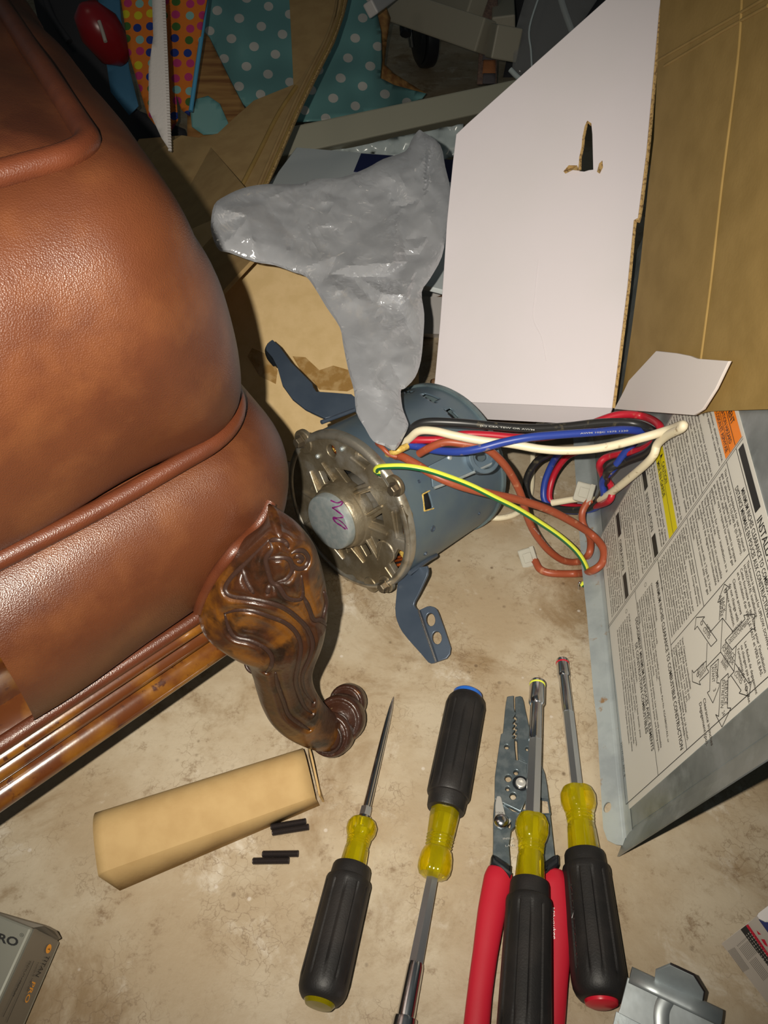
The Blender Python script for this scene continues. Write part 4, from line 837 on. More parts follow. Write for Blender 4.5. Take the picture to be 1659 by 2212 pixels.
def bdist(x, y):
    best = 1e9
    for i in range(len(bo)):
        x1, y1 = bo[i-1]; x2, y2 = bo[i]; dx, dy = x2-x1, y2-y1; t = max(0, min(1, ((x-x1)*dx+(y-y1)*dy)/(dx*dx+dy*dy+1e-9)))
        best = min(best, (x-x1-t*dx)**2+(y-y1-t*dy)**2)
    return math.sqrt(best)
ip = []; ST = 5.5; y = 282; k = 0
while y < 975:
    x = 455+(ST/2 if k % 2 else 0)
    while x < 978:
        if inpoly(x, y, bo):
            d = bdist(x, y)
            if d > 3: ip.append((x+random.uniform(-.8, .8), y+random.uniform(-.8, .8), d))
        x += ST
    y += ST*.87; k += 1
cv = [Vector(p) for p in bo]+[Vector((p[0], p[1])) for p in ip]; nb = len(bo)
res = delaunay_2d_cdt(cv, [(i, (i+1) % nb) for i in range(nb)], [], 1, 1e-5)
pv, pf = res[0], res[2]
bd = [min(1, bdist(p.x, p.y)/42.0) for p in pv]
def base_d(x, y):
    t = (960-y)/670.0; t = max(0, min(1, t))
    return .575+.23*t**.9 - .06*max(0, (640-x)/180.0)*max(0, min(1, t))
def facet_field(n, amp, seed):
    rg = random.Random(seed); p = [Vector((x, y)) for x in (400, 1040) for y in (240, 1020)]+[Vector((rg.uniform(440, 990), rg.uniform(270, 985))) for _ in range(n)]
    r = delaunay_2d_cdt(p, [], [], 0, 1e-4); return BVHTree.FromPolygons([Vector((q.x, q.y, rg.uniform(-1, 1)*amp*1000)) for q in r[0]], [tuple(t) for t in r[2]])
FF = {sd: (facet_field(95, .0085, int(sd)+1), facet_field(420, .0022, int(sd)+50)) for sd in (0.0, 7.3)}
def facet(x, y, sd):
    t = 0
    for b in FF[sd]:
        h = b.ray_cast(Vector((x+.0137, y+.0071, 50)), Vector((0, 0, -1)))[0] or b.ray_cast(Vector((x+.41, y-.37, 50)), Vector((0, 0, -1)))[0] or b.ray_cast(Vector((x-.53, y+.29, 50)), Vector((0, 0, -1)))[0]
        t += h.z/1000 if h else 0
    return t
def crumple(x, y, sd):
    p = Vector((x/46.0, y/62.0, sd)); w_ = noise.noise_vector(p*.6)*.9; q = p+w_
    a = 1-abs(noise.noise(q))*2; b = 1-abs(noise.noise(q*2.1+Vector((5, 3, 1))))*2; c = noise.noise(q*4.7)
    return .0016*a+.0005*b+facet(x, y, sd)
bag = empty('plastic_bag', Q(850, 960, .58), 'crumpled translucent plastic bag draped over the motor between the two cartons', 'bag')
vs = []; 
for sgn, sd in ((1, 0.0), (-1, 7.3)):
    for i, p in enumerate(pv):
        e = bd[i]; puff = .008*math.sqrt(e) if sgn > 0 else -.012*math.sqrt(e)
        vs.append(Q(p.x, p.y, base_d(p.x, p.y)-puff-crumple(p.x, p.y, sd)*e*sgn))
n0 = len(pv)
obj('front_film', vs[:n0], [tuple(t) for t in pf], 'film', bag, 14)
bk_ = obj('back_film', vs[n0:], [tuple(t) for t in pf], 'film', bag, 32)

# ================================================================== TOOLS
class Tool:
    """hand tool along a straight axis given by two photo points with heights"""
    def __init__(s, name, pa, za, pb, zb, label, cat, group=None):
        group = 'nut drivers' if name == 'nut_driver' else group
        s.a = W(*pa, za); s.b = W(*pb, zb); s.ax = (s.b-s.a).normalized(); s.e = empty(name, Vector((s.b.x, s.b.y, 0)), label, cat, group)
    def t(s, py):
        lo, hi = -.1, .6
        for _ in range(40):
            m = (lo+hi)/2
            if P(s.a+s.ax*m)[1] < py if s.b.y < s.a.y else P(s.a+s.ax*m)[1] > py: lo = m
            else: hi = m
        return (lo+hi)/2
    def prof(s, pts):
        out = []
        for py, hw in pts:
            t = s.t(py); out.append((t, hw*P(s.a+s.ax*t)[2]/FPX))
        return out
    def part(s, name, pts, m, ns=32, mod=None, sm=35): return lathe(name, s.prof(pts), s.a, s.ax, m, s.e, ns, mod, sm)
def grip_mod(i0, i1):
    def g(i, a, r):
        if i0 <= i <= i1:
            q = a*12/math.pi/2
            return r*(1.0-.010*(int(q+1e-6) % 2)-(.050 if (q+1e-6) % 1.0 < .08 else 0))
        return r
    return g
def grip(tl, y0, y1, h0, h1, label=None, cap=None, capy=None, ns=108):
    d = y1-y0; prof = [(y0, h0*.55), (y0+d*.005, h0*.80), (y0+d*.02, h0*.84), (y0+d*.07, h0*.86), (y0+d*.095, h0*.87), (y0+d*.105, h0*.97), (y0+d*.12, h0), (y0+d*.15, h0*1.0), (y0+d*.16, h0*1.0)]
    for k_ in range(1, 8): prof.append((y0+d*(.16+.095*k_), h0+(h1-h0)*k_/7))
    prof += [(y0+d*.86, h1*.985), (y0+d*.91, h1*.96), (y0+d*.95, h1*.88), (y0+d*.98, h1*.76), (y0+d*.99, h1*.64), (y0+d*.985, h1*.2)]
    g = tl.part('grip', prof, 'grip', ns, grip_mod(8, 15), 40)
    if cap: tl.part('end_cap', capy, cap, 28)
    return g
def bulb(tl, ys, hw, m='acetate'):
    """yellow acetate collar: rounded head, ribs, waist"""
    y0, y1, ye = ys; d = y1-y0; pr = [(y0, hw*.5), (y0+d*.06, hw*.84), (y0+d*.25, hw*1.0), (y0+d*.5, hw*.99), (y0+d*.68, hw*.88)]
    for k_ in range(4):
        yb = y0+d*(.76+.10*k_); q = hw*(.80-.015*k_); pr += [(yb, q), (yb+d*.03, q*.90), (yb+d*.055, q*.90), (yb+d*.08, q)]
    pr += [(y0+d*1.25, hw*.78), (ye-(ye-y0)*.12, hw*.86), (ye, hw*.92)]
    def md(i, a, r):
        if i < 5: return r*(1-.10*max(0, math.cos(3*a))**3)
        return r*(1-.03*math.cos(6*a)) if i > 20 else r
    tl.part('core', [(y0+d*.1, hw*.30), (y0+d*.12, hw*.34), (ye-2, hw*.34), (ye, hw*.30)], 'steel_hex', 6, sm=10)
    return tl.part('collar', pr, m, 48, md, 40)
# awl
aw = Tool('scratch_awl', (850, 1505), .006, (689, 2170), .0165, 'scratch awl with pointed shaft, yellow collar and black grip, beside the chair foot', 'awl')
aw.part('shaft', [(1505, .4), (1512, 2), (1530, 4.6), (1560, 6.2), (1620, 7.4), (1700, 8.6), (1748, 9.3)], 'steel', 24)
aw.part('hex_nut', [(1744, 10), (1745, 12.5), (1764, 13), (1766, 11)], 'steel_hex', 6, sm=10)
aw.part('ferrule', [(1764, 10), (1765, 15), (1772, 16), (1780, 16), (1790, 14)], 'steel', 28)
bulb(aw, (1772, 1822, 1886), 33)
grip(aw, 1872, 2168, 50, 55)
aw.part('end_cap', [(2150, 34), (2166, 35), (2174, 30), (2176, 2)], 'acetate', 28)
# blue-capped nut driver, lying the other way
bd_ = Tool('nut_driver', (1012, 1490), .0165, (868, 2240), .0085, 'nut driver with blue end cap, grip pointing away, between the awl and the wire stripper', 'nut driver')
def flip(tl, y0, y1, h0, h1):
    d = y1-y0
    pr = [(y0, h0*.2), (y0+1, h0*.66), (y0+d*.02, h0*.78), (y0+d*.05, h0*.92), (y0+d*.10, h0)]
    for k_ in range(8): pr.append((y0+d*(.12+.095*k_), h0+(h1-h0)*k_/7))
    pr += [(y0+d*.86, h1), (y0+d*.875, h1*.97), (y0+d*.88, h1*.90), (y0+d*.98, h1*.87), (y0+d*.995, h1*.84), (y1, h1*.6)]
    return tl.part('grip', pr, 'grip', 108, grip_mod(5, 12), 40)
flip(bd_, 1502, 1752, 43, 47)
bd_.part('end_cap', [(1494, 2), (1495, 26), (1499, 31), (1508, 32)], 'blue_cap', 28)
pr = [(1742, 30), (1760, 31), (1800, 29), (1806, 28)]
for k_ in range(4): yb = 1808+7*k_; q = 29-.3*k_; pr += [(yb, q), (yb+2, q*.90), (yb+4, q*.90), (yb+6, q)]
pr += [(1838, 31), (1850, 35), (1868, 37), (1882, 36), (1892, 31), (1897, 18)]
bd_.part('core', [(1760, 12), (1764, 12.5), (1880, 13), (1888, 12)], 'steel_hex', 6, sm=10)
bd_.part('collar', pr, 'acetate', 48, lambda i, a, r: r*(1-.10*max(0, math.cos(3*a))**3) if i > 19 else r*(1-.03*math.cos(6*a)), 40)
bd_.part('hex_shaft', [(1886, 12), (1887, 13.5), (2078, 17.0), (2084, 17)], 'steel_hex', 6, sm=10)
bd_.part('socket_shaft', [(2080, 16), (2090, 18), (2185, 20), (2196, 20), (2199, 26), (2206, 27), (2330, 31), (2331, 18)], 'steel', 32)
# wire stripper under the middle driver
ws = empty('wire_stripper', W(1120, 1900, 0), 'wire stripper pliers with dark toothed jaws and red handles under the middle nut driver', 'pliers')
def c4(x, y): return (1000+x/4.366, 1400+y/4.366)
PP = Plane(W(1080, 1500, .0095), W(1180, 1500, .0095), W(1080, 1850, .0135))
notch_l = [(500, 610), (482, 640), (470, 660), (495, 672), (472, 695), (465, 712), (492, 722), (470, 745), (462, 762), (492, 772), (468, 800), (462, 815), (492, 822), (462, 838), (470, 852), (490, 848)]
PP.plate('jaw', [c4(*p) for p in [(400, 560), (408, 500), (416, 458), (430, 452), (478, 446), (480, 560), (490, 600)]+notch_l+[(485, 880), (490, 960), (500, 1055), (523, 1055), (600, 1090), (600, 1420), (545, 1540), (300, 1420), (303, 1200), (330, 1000), (358, 810), (378, 798)]],
         [[c4(*p) for p in ell(*e_)] for e_ in ((412, 930, 24, 22), (500, 1171, 25, 25), (427, 1227, 34, 34), (421, 1325, 21, 22), (472, 1395, 33, 34))], .0035, 'tool_steel', ws, .0005)
notch_r = [(515, 845), (520, 860), (495, 850), (505, 825), (518, 800), (495, 790), (512, 765), (516, 745), (495, 738), (512, 720), (512, 700), (495, 690), (510, 665), (510, 640), (497, 630)]
PP.plate('jaw', [c4(*p) for p in [(497, 560), (495, 455), (540, 446), (558, 455), (575, 500), (587, 570), (625, 740), (650, 900), (735, 1080), (775, 1180), (795, 1290), (812, 1420), (832, 1560), (560, 1560), (545, 1480), (600, 1300), (600, 1090), (524, 1055), (518, 960), (515, 880)]+notch_r],
         [[c4(*p) for p in ell(605, 945, 16, 20)], [c4(*p) for p in ell(580, 1195, 20, 24)], [c4(*p) for p in ell(575, 1415, 22, 26)]], .0035, 'tool_steel', ws, .0005, off=-.0004)
PP.plate('body_arm', [c4(*p) for p in [(300, 1425), (380, 1450), (470, 1520), (560, 1540), (560, 1600), (460, 1700), (440, 1850), (455, 2060), (285, 2060), (290, 1800), (290, 1560)]], [[c4(*p) for p in ell(440, 1640, 18, 42)]], .0045, 'tool_steel', ws, .0006, off=-.0022)
PP.plate('body_arm', [c4(*p) for p in [(560, 1500), (830, 1550), (852, 1750), (885, 2060), (700, 2060), (690, 1900), (640, 1700)]], [], .0045, 'tool_steel', ws, .0006, off=-.0022)
pc_ = PP.pt(*c4(543, 1282))
v, f = lathe_geo([(-.006, .0036), (.0012, .0036), (.0024, .0034), (.0027, .0029), (.0027, .0017), (.0014, .0014), (.0014, .0002)], pc_, PP.n, 28); obj('pivot_bolt', v, f, 'lever', ws, 40)
v, f = lathe_geo([(.0002, .0054), (.0010, .0056), (.0012, .0052), (.0010, .0040)], pc_, PP.n, 28); obj('pivot_washer', v, f, 'black_gloss', ws, 40)
lk = PP.plate('lock_lever', [c4(*p) for p in [(318, 1412), (345, 1410), (358, 1425), (405, 1620), (435, 1625), (452, 1645), (430, 1672), (408, 1675), (395, 1705), (360, 1714), (325, 1700), (305, 1660), (302, 1500), (308, 1450)]], [], .0018, 'lever', ws, .0004, off=.0024)
v, f = lathe_geo([(0, .0050), (.0012, .0049), (.0028, .0036), (.0034, .0018), (.0035, .0002)], PP.pt(*c4(358, 1652), .0026), PP.n, 24); obj('rivet', v, f, 'steel', lk, True)
print_on('lever_word', 'LOCK', bvh_of(lk), c4(308, 1555), c4(385, 1560), 4.5, 'ink_grey', lk, .01)
def pprint(s_, a, b, h):
    v, f, wd = text2d(s_); d = (V2(c4(*b))-V2(c4(*a))); up = Vector((d.y, -d.x)).normalized()*h; d = d/wd
    return obj('tool_print', [PP.pt(*(V2(c4(*a))+d*x+up*y), .0008) for x, y in v], f, 'pale_ink', ws)
pprint('INSUL', (375, 1812), (480, 1805), 6); pprint('LATI', (398, 1880), (480, 1872), 6); pprint('CRIMP', (778, 1625), (795, 1745), 4)
def handle(name, pts, m, par, flat=.62):
    p = catmull([W(x, y, z) for x, y, z, _ in pts], 6); hw = [q[3] for q in pts]; n_ = len(p)-1
    def R_(t):
        u = t*(len(hw)-1); i = min(int(u), len(hw)-2); a_ = hw[i]+(hw[i+1]-hw[i])*(u-i); k_ = P(p[int(t*n_)])[2]/FPX
        return a_*k_*min(1, .45+t*14)
    v, f = tube_geo(p, R_, 24, flat); return obj(name, v, f, m, par, True)
hl = handle('handle', [(1082, 1872, .012, 24), (1076, 1900, .012, 31), (1062, 1970, .012, 30), (1048, 2060, .012, 27), (1036, 2150, .012, 27), (1026, 2250, .012, 29), (1016, 2330, .012, 28)], 'red_grip', ws)
hr = handle('handle', [(1192, 1876, .012, 20), (1197, 1905, .012, 30), (1204, 1970, .012, 30), (1205, 2050, .012, 27), (1200, 2130, .012, 26), (1190, 2250, .012, 27), (1180, 2330, .012, 27)], 'red_grip', ws)
A = Acc()
def c8(x, y): return (1000+x/4.1475, 1800+y/4.1475)
cl = PP.plate('neck_collar', [c8(*p) for p in [(262, 195), (300, 212), (432, 300), (425, 425), (410, 412), (330, 345), (245, 285), (248, 225)]], [], .014, 'black_gloss', ws, .003, off=.0035)
cl = PP.plate('neck_collar', [c8(*p) for p in [(845, 198), (800, 212), (712, 272), (710, 395), (760, 370), (862, 290), (860, 215)]], [], .014, 'black_gloss', ws, .003, off=.0035)
hb = bvh_of(hr)
def scr(s_, a, b, h, bold=0.0): return print_on('brand_script', s_, hb, c8(*a), c8(*b), h, 'white_ink', hr, bold)
v, f, wd = text2d('Milwaukee', .006)
a_, b_ = V2(c8(792, 655)), V2(c8(808, 945)); d_ = (b_-a_)/wd; up = Vector((d_.y, -d_.x)).normalized()*9.5; vs = []; last = None
for x, y in v:
    q = a_+d_*(x+.18*y)+up*y; h = on(hb, q.x, q.y, .0004); h = h or last or Q(q.x, q.y, .47); last = h; vs.append(h)
obj('script_lettering', vs, f, 'white_ink', hr)
bq = [on(hb, *c8(x, y), .0004) for x, y in ((775, 800), (790, 870), (778, 890), (800, 952), (785, 895), (797, 880))]
if all(bq): obj('bolt_stroke', bq, [(0, 1, 2), (2, 3, 4), (2, 4, 5, 1)], 'white_ink', hr)
# yellow-banded nut driver on top of the stripper
yd = Tool('nut_driver', (1161, 1472), .020, (1128, 2330), .034, 'nut driver with yellow ring on its socket, lying on the wire stripper', 'nut driver')
yd.part('socket', [(1471, 8), (1472, 14.5), (1475, 16.6), (1512, 17), (1518, 17), (1522, 15), (1522, 9)], 'steel', 40)
yd.part('yellow_ring', [(1478, 16.4), (1478.5, 17.2), (1481, 17.2), (1481.5, 16.4)], 'w_yellow', 40)
yd.part('shaft', [(1516, 12), (1520, 13.2), (1590, 14.2), (1600, 14)], 'steel', 32)
yd.part('hex_shaft', [(1596, 14.5), (1604, 15.2), (1772, 17.2)], 'steel_hex', 6, sm=10)
bulb(yd, (1762, 1836, 1915), 36)
grip(yd, 1905, 2290, 50, 60)
# red-capped nut driver
rdv = Tool('nut_driver', (1214, 1426), .0075, (1300, 2172), .0165, 'nut driver with red end cap and red socket ring, beside the metal panel', 'nut driver')
rdv.part('socket', [(1425, 8), (1426, 12.4), (1429, 13.4), (1455, 14), (1460, 14), (1463, 12.5), (1463, 8)], 'steel', 40)
rdv.part('red_ring', [(1432, 13.4), (1432.5, 14.1), (1434.5, 14.1), (1435, 13.4)], 'red_cap', 40)
rdv.part('shaft', [(1458, 11), (1462, 12.2), (1530, 12.4), (1540, 12)], 'steel', 32)
rdv.part('hex_shaft', [(1534, 11.8), (1542, 12.6), (1712, 13.4)], 'steel_hex', 6, sm=10)
bulb(rdv, (1702, 1772, 1850), 38)
rg = grip(rdv, 1842, 2166, 51, 60)
rdv.part('end_cap', [(2140, 34), (2160, 37), (2170, 35), (2176, 24), (2177, 2)], 'red_cap', 32)
print_on('embossed_word', 'KLEIN TOOLS', bvh_of(rg), (1228, 1908), (1244, 2092), 11, 'grip_mark', rg, .015, .0008)
# ================================================================== SET SCREWS
for i, (a, b, lbl) in enumerate((((584, 1787), (662, 1774), 'upper of the two threaded studs nearest the cardboard sleeve'), ((587, 1799), (668, 1786), 'threaded stud touching the one nearest the cardboard sleeve, just below it'), ((566, 1845), (646, 1844), 'upper stud of the lower pair of threaded studs'), ((545, 1860), (626, 1859), 'lowest threaded stud, leftmost end sticking out'))):
    A_ = W(*a, .0024); B_ = W(*b, .0024); ax = (B_-A_); Ln = ax.length; pr = [(0, .0012), (.0003, .0019)]; n = 26
    for k_ in range(n): t = .0006+(Ln-.0012)*k_/n; pr += [(t, .0019), (t+(Ln-.0012)/n/2, .0023)]
    pr += [(Ln-.0002, .0019), (Ln-.0001, .0009)]
    o = lathe('threaded_stud', pr, A_, ax, 'screw', None, 18, sm=20); tag(o, lbl, 'screw', 'threaded studs on the floor')

# ================================================================== CARDBOARD SLEEVE
A1, A2 = W(260, 1922, 0), W(690, 1737, 0); ax = (A2-A1); Ln = ax.length; ax.normalize(); bk_dir = Vector((-ax.y, ax.x, 0)); up = Vector((0, 0, 1))
pr = catmull([(0, .0005, 0), (.002, .016, 0)], 1)+catmull([(.003, .0175, 0), (.016, .0235, 0), (.030, .0275, 0), (.041, .0265, 0), (.049, .021, 0), (.0522, .012, 0), (.0525, .001, 0)], 5)
sl = empty('cardboard_sleeve', (A1+A2)/2+bk_dir*.025, 'long brown cardboard sleeve with rounded back and torn left end', 'box')
v = []
cuts = [0, .006, .018, .035, Ln*.5, Ln-.01, Ln]
G1, G2 = W(213, 1891, .016), W(681, 1723, .013); K1, K2 = W(214, 1764, .012), W(655, 1624, .010)
def sl_pt(q, t):
    u = t/Ln; bot = A1.lerp(A2, u); rg = G1.lerp(G2, u); bk = K1.lerp(K2, u)
    if q.y < .017 and q.x < .0025: return bot.lerp(rg, min(1, q.y/.016))
    w_ = (q.x-.002)/.0505; zz = q.y*(1-.18*u)
    p = rg.lerp(bk, min(1, w_)); return Vector((p.x, p.y, max(.0008, zz)))
for t in cuts:
    for q in pr: v.append(sl_pt(q, t))
n_ = len(pr); fc = grid_faces(len(cuts), n_)
body = obj('sleeve_body', v, fc, 'kraft', sl, 28)
md = body.modifiers.new('thick', 'SOLIDIFY'); md.thickness = .0012; md.offset = 1
E2 = A1+ax*(Ln-.001)
ft = [sl_pt(q, Ln)+ax*(.0025+.02*q.x) for q in pr]
obj('end_cap', ft+[p+ax*.0014 for p in ft], [tuple(range(n_)), tuple(range(2*n_-1, n_-1, -1))]+[(i, i+1, n_+i+1, n_+i) for i in range(n_-1)], 'kraft', sl)
# torn notch at the near-left corner
bb = bvh_of(body)
nt = [on(bb, x, y, .0004) for x, y in ((217, 1872), (236, 1871), (250, 1867), (254, 1872), (256, 1882), (240, 1883), (218, 1886))]
if all(nt): obj('torn_notch', nt, [tuple(range(len(nt)))], 'kraft_dark', sl)
lp_ = [p for p in [on(bb, x, y, .0004) for x, y in ((217, 1872), (225, 1870), (238, 1871), (248, 1866), (254, 1869))] if p]
if len(lp_) > 2: tube('tear_gap_line', lp_, .0007, 'black', sl, 6)  # black line drawn for the dark gap along the tear

# ================================================================== BOTTOM LEFT SILVER BOX
def slab(name, p00, p10, p01, down, m_top, label, cat):
    t = empty(name, Vector((p00.x, p00.y, 0)), label, cat)
    return t
T0 = W(69, 2003, .040); T1 = W(-6, 2168, .040); Bm = W(127, 2030, .012); Tb = W(0, 1976, .040)
sx = empty('silver_box', Vector((T0.x, T0.y, 0)), 'silver-grey printed box cut off at the lower left corner', 'box')
ea = (T1-T0)*1.6; eb = (Tb-T0)*2.4; ec = (Bm-T0); ec = ec+Vector((0, 0, -.004))
b_ = obj('box_body', *box_geo(T0, ea, eb, ec), 'silver_box', sx); bevel(b_, .0014)
SP = Plane(T0, T0+ea, T0+ec); TPl = Plane(T0, T0+ea, T0+eb)
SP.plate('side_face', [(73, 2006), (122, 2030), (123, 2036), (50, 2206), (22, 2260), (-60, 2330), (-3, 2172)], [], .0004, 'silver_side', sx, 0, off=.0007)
def pprint2(nm, s_, pl_, a, b, h, m, bold=0.0, off=.0014):
    v, f, wd = text2d(s_, bold); d = V2(b)-V2(a); up = Vector((d.y, -d.x)).normalized()*h; d = d/wd
    return obj(nm, [pl_.pt(*(V2(a)+d*x+up*y), off) for x, y in v], f, m, sx)
pprint2('black_word', 'TITAN', SP, (97, 2062), (72, 2107), 11, 'ink', .012)
pprint2('orange_word', 'PRO', SP, (66, 2118), (48, 2164), 11, 'or_print', .012)
pprint2('small_word', 'PREMIUM / PREMIUM', SP, (59, 2074), (22, 2150), 6, 'ink')
pprint2('small_word', 'TORQUE MOTOR', SP, (77, 2076), (52, 2140), 4.5, 'ink_grey')
A = Acc()
for a, b in (((69, 2075), (10, 2208)), ((44, 2110), (2, 2196))):
    d = (V2(b)-V2(a)).normalized(); n = Vector((-d.y, d.x))*.6; A.add([SP.pt(*(V2(q)+w2), .0013) for q, w2 in ((a, n), (b, n), (b, -n), (a, -n))], [(0, 1, 2, 3)])
A.obj('rule_line', 'ink_grey', sx)
e_ = [SP.pt(*p, .0013) for p in ell(101, 2049, 5.2, 10.5, 20, .35)]; obj('orange_oval', e_, [tuple(range(20))], 'or_print', sx)
pprint2('oval_letter', 'T', SP, (99, 2046), (98, 2053), 6, 'ink', .02, .0016)
pprint2('top_word', 'PRO', TPl, (-22, 2030), (38, 2046), 26, 'ink', .03, .0010)
pprint2('top_word', 'R', TPl, (46, 2022), (50, 2023), 4, 'ink', .0, .0010)
rg_ = Acc(); c_ = V2((48, 2021))
for i in range(16):
    a, b = 2*math.pi*i/16, 2*math.pi*(i+1)/16; rg_.add([TPl.pt(c_.x+math.cos(t)*r, c_.y+math.sin(t)*r, .001) for t, r in ((a, 3.4), (b, 3.4), (b, 4.1), (a, 4.1))], [(0, 1, 2, 3)])
rg_.obj('registered_ring', 'ink', sx)
# top edge flap
UE = Plane(T0, Tb, T0+Vector((-.004, .012, -.012)))
tf = [W(x, y, z) for x, y, z in ((-40, 1962, .038), (0, 1973, .038), (55, 1989, .038), (95, 2000, .036), (118, 2012, .030), (128, 2028, .016), (124, 2031, .014), (72, 2004, .036), (0, 1980, .0385), (-40, 1968, .0385))]
obj('tuck_flap', tf+[p+Vector((.0004, .001, -.0016)) for p in tf], [tuple(range(10)), tuple(range(19, 9, -1))]+[(i, (i+1) % 10, 10+(i+1) % 10, 10+i) for i in range(10)], 'silver_side', sx)

# ================================================================== BOX AT LOWER RIGHT
rb = empty('red_striped_box', W(1640, 2050, 0), 'white and grey printed box with a red stripe at the lower right edge', 'box')
def cr(x, y): return (1530+x/7.093, 1900+y/7.093)
H0 = W(*cr(200, 980), .002); H1 = W(*cr(600, 665), .028); H2 = W(*cr(900, 1880), .002)
RP = Plane(H0, H1, H2)
RP.plate('printed_face', [cr(*p) for p in [(200, 985), (500, 755), (605, 675), (740, 560), (1400, 1500), (1700, 2300), (900, 1880)]], [], .001, 'grey_card', rb, 0)
o1 = H0-RP.n*.0012
obj('box_body', *box_geo(o1, (RP.pt(*cr(740, 560))-H0)*1.0, (RP.pt(*cr(900, 1880))-H0)*1.7, Vector((.10, .03, -.002))), 'white_card', rb)
def rq(nm, pts, m, off=.0004): return obj(nm, [RP.pt(*cr(*p), off) for p in pts], [tuple(range(len(pts)))], m, rb)
rq('black_band', [(500, 762), (590, 690), (1250, 1640), (1160, 1640)], 'ink')
rq('red_band', [(585, 700), (618, 678), (1290, 1640), (1245, 1640)], 'red_print', .0006)
rq('red_mark', [(745, 770), (820, 835), (775, 838)], 'red_print', .0006); rq('red_mark', [(815, 905), (870, 910), (915, 1000), (915, 1025), (870, 990)], 'red_print', .0006)
A = Acc(); random.seed(9)
for i in range(22):
    for j in range(4):
        x = 600+i*28+j*26; y = 850+i*40-j*22+random.uniform(-3, 3); s_ = random.uniform(8, 13)
        A.add([RP.pt(*cr(x+a*s_, y+b*s_*1.2), .0006) for a, b in ((-1, -.7), (-.2, -1), (1, .4), (.3, 1))], [(0, 1, 2, 3)])
A.obj('white_icons', 'grey_card', rb)
A = Acc()
for i in range(9):
    x0, y0 = 445+i*17, 1000-i*15
    for t0, t1 in ((0, .04), (.08, .42), (.46, .98)):
        a = Vector((x0+t0*420, y0+t0*560)); b = Vector((x0+t1*420, y0+t1*560)); n = Vector((4, -3))
        if i > 5 and t0 > .3: continue
        A.add([RP.pt(*cr(*(q)), .0005) for q in (a, a+n, b+n, b)], [(0, 1, 2, 3)])
for i in range(7):
    a = Vector((310+i*15, 1085-i*8)); b = a+Vector((230, 330)); n = Vector((4, -3)); A.add([RP.pt(*cr(*(q)), .0005) for q in (a, a+n, b+n, b)], [(0, 1, 2, 3)])
A.obj('fine_print', 'ink_grey', rb)
TT = Plane(RP.pt(*cr(740, 560)), RP.pt(*cr(1400, 1500)), RP.pt(*cr(740, 560))+Vector((.03, .012, .004)))
TT.plate('top_flap', [cr(*p) for p in [(740, 560), (760, 520), (915, 400), (1100, 300), (1100, 600), (915, 640), (860, 650), (770, 605)]], [], .001, 'white_card', rb, 0, off=.001)
TT.plate('top_print', [cr(*p) for p in [(770, 612), (860, 655), (905, 655), (1200, 900), (1200, 1200), (915, 815)]], [], .0006, 'navy', rb, 0, off=.0006)
# ================================================================== GALVANISED BRACKET
gb = empty('metal_bracket', W(1450, 2190, 0), 'bent galvanised steel bracket with upright tab at the bottom edge', 'bracket')
def cb(x, y): return (1300+x/4.621, 1850+y/4.621)
k0 = .030
GPn = Plane(W(*cb(300, 1150), k0), W(*cb(1230, 1580), k0), W(*cb(120, 1670), .024))
GPn.plate('web', [cb(*p) for p in [(258, 1205), (1160, 1665), (1120, 1800), (60, 1800), (120, 1660), (180, 1520)]], [], .0012, 'galv', gb, .0003)
# rounded rib rolled along the edge
L0, L1 = W(*cb(285, 1180), k0+.001), W(*cb(1195, 1612), k0+.001)
v, f = tube_geo([L0, L0*.66+L1*.34, L0*.33+L1*.67, L1], .0045, 16, .35); obj('rolled_edge', v, f, 'galv', gb, True)
TB = Plane(W(*cb(520, 1265), k0), W(*cb(1000, 1465), k0), W(*cb(700, 1085), k0+.020))
TB.plate('tab', [cb(*p) for p in [(520, 1290), (535, 1145), (680, 1085), (915, 1195), (1018, 1355), (1000, 1475), (760, 1380)]], [], .0015, 'galv_bright', gb, .0003)
tube('tab_edge', [TB.pt(*cb(x, y), -.0008) for x, y in ((682, 1085), (917, 1195), (1020, 1355), (1003, 1475))], .0007, 'screw', gb, 6, spline=False)
tube('stiffening_rib', [GPn.pt(*cb(x, y), -.001) for x, y in ((650, 1410), (605, 1500), (590, 1600), (600, 1760))], .0048, 'galv', gb, 14, flat=.45)
GPn.plate('lower_web', [cb(*p) for p in [(140, 1545), (400, 1680), (560, 1780), (560, 1900), (60, 1900)]], [], .0012, 'galv_bright', gb, .0003, off=.0012)

# ================================================================== BACKGROUND
def sheet(name, pts, m, label=None, cat=None, uvs=None, parent=None, th=.004, wav=0.0, uvk=30):
    """polygonal sheet given by (x, y, depth) photo points, with thickness; UV from the photo plane for flat printed patterns"""
    P2 = [Vector((a, b)) for a, b, _ in pts]; cx = sum(p.x for p in P2)/len(P2); cy = sum(p.y for p in P2)/len(P2)
    res = delaunay_2d_cdt(P2, [(i, (i+1) % len(P2)) for i in range(len(P2))], [], 1, 1e-4)
    dep = {}; 
    vs, uv = [], []
    for p in res[0]:
        i = min(range(len(pts)), key=lambda k_: (P2[k_]-p).length); q = Q(p.x, p.y, pts[i][2]+(noise.noise(Vector((p.x/60, p.y/60, 3)))*wav)); vs.append(q); uv.append((p.x/uvk, p.y/uvk))
    o_ = obj(name, vs, [tuple(t) for t in res[2]], m, parent, True, uv=uv)
    md = o_.modifiers.new('thick', 'SOLIDIFY'); md.thickness = th
    if label: tag(o_, label, cat)
    return o_
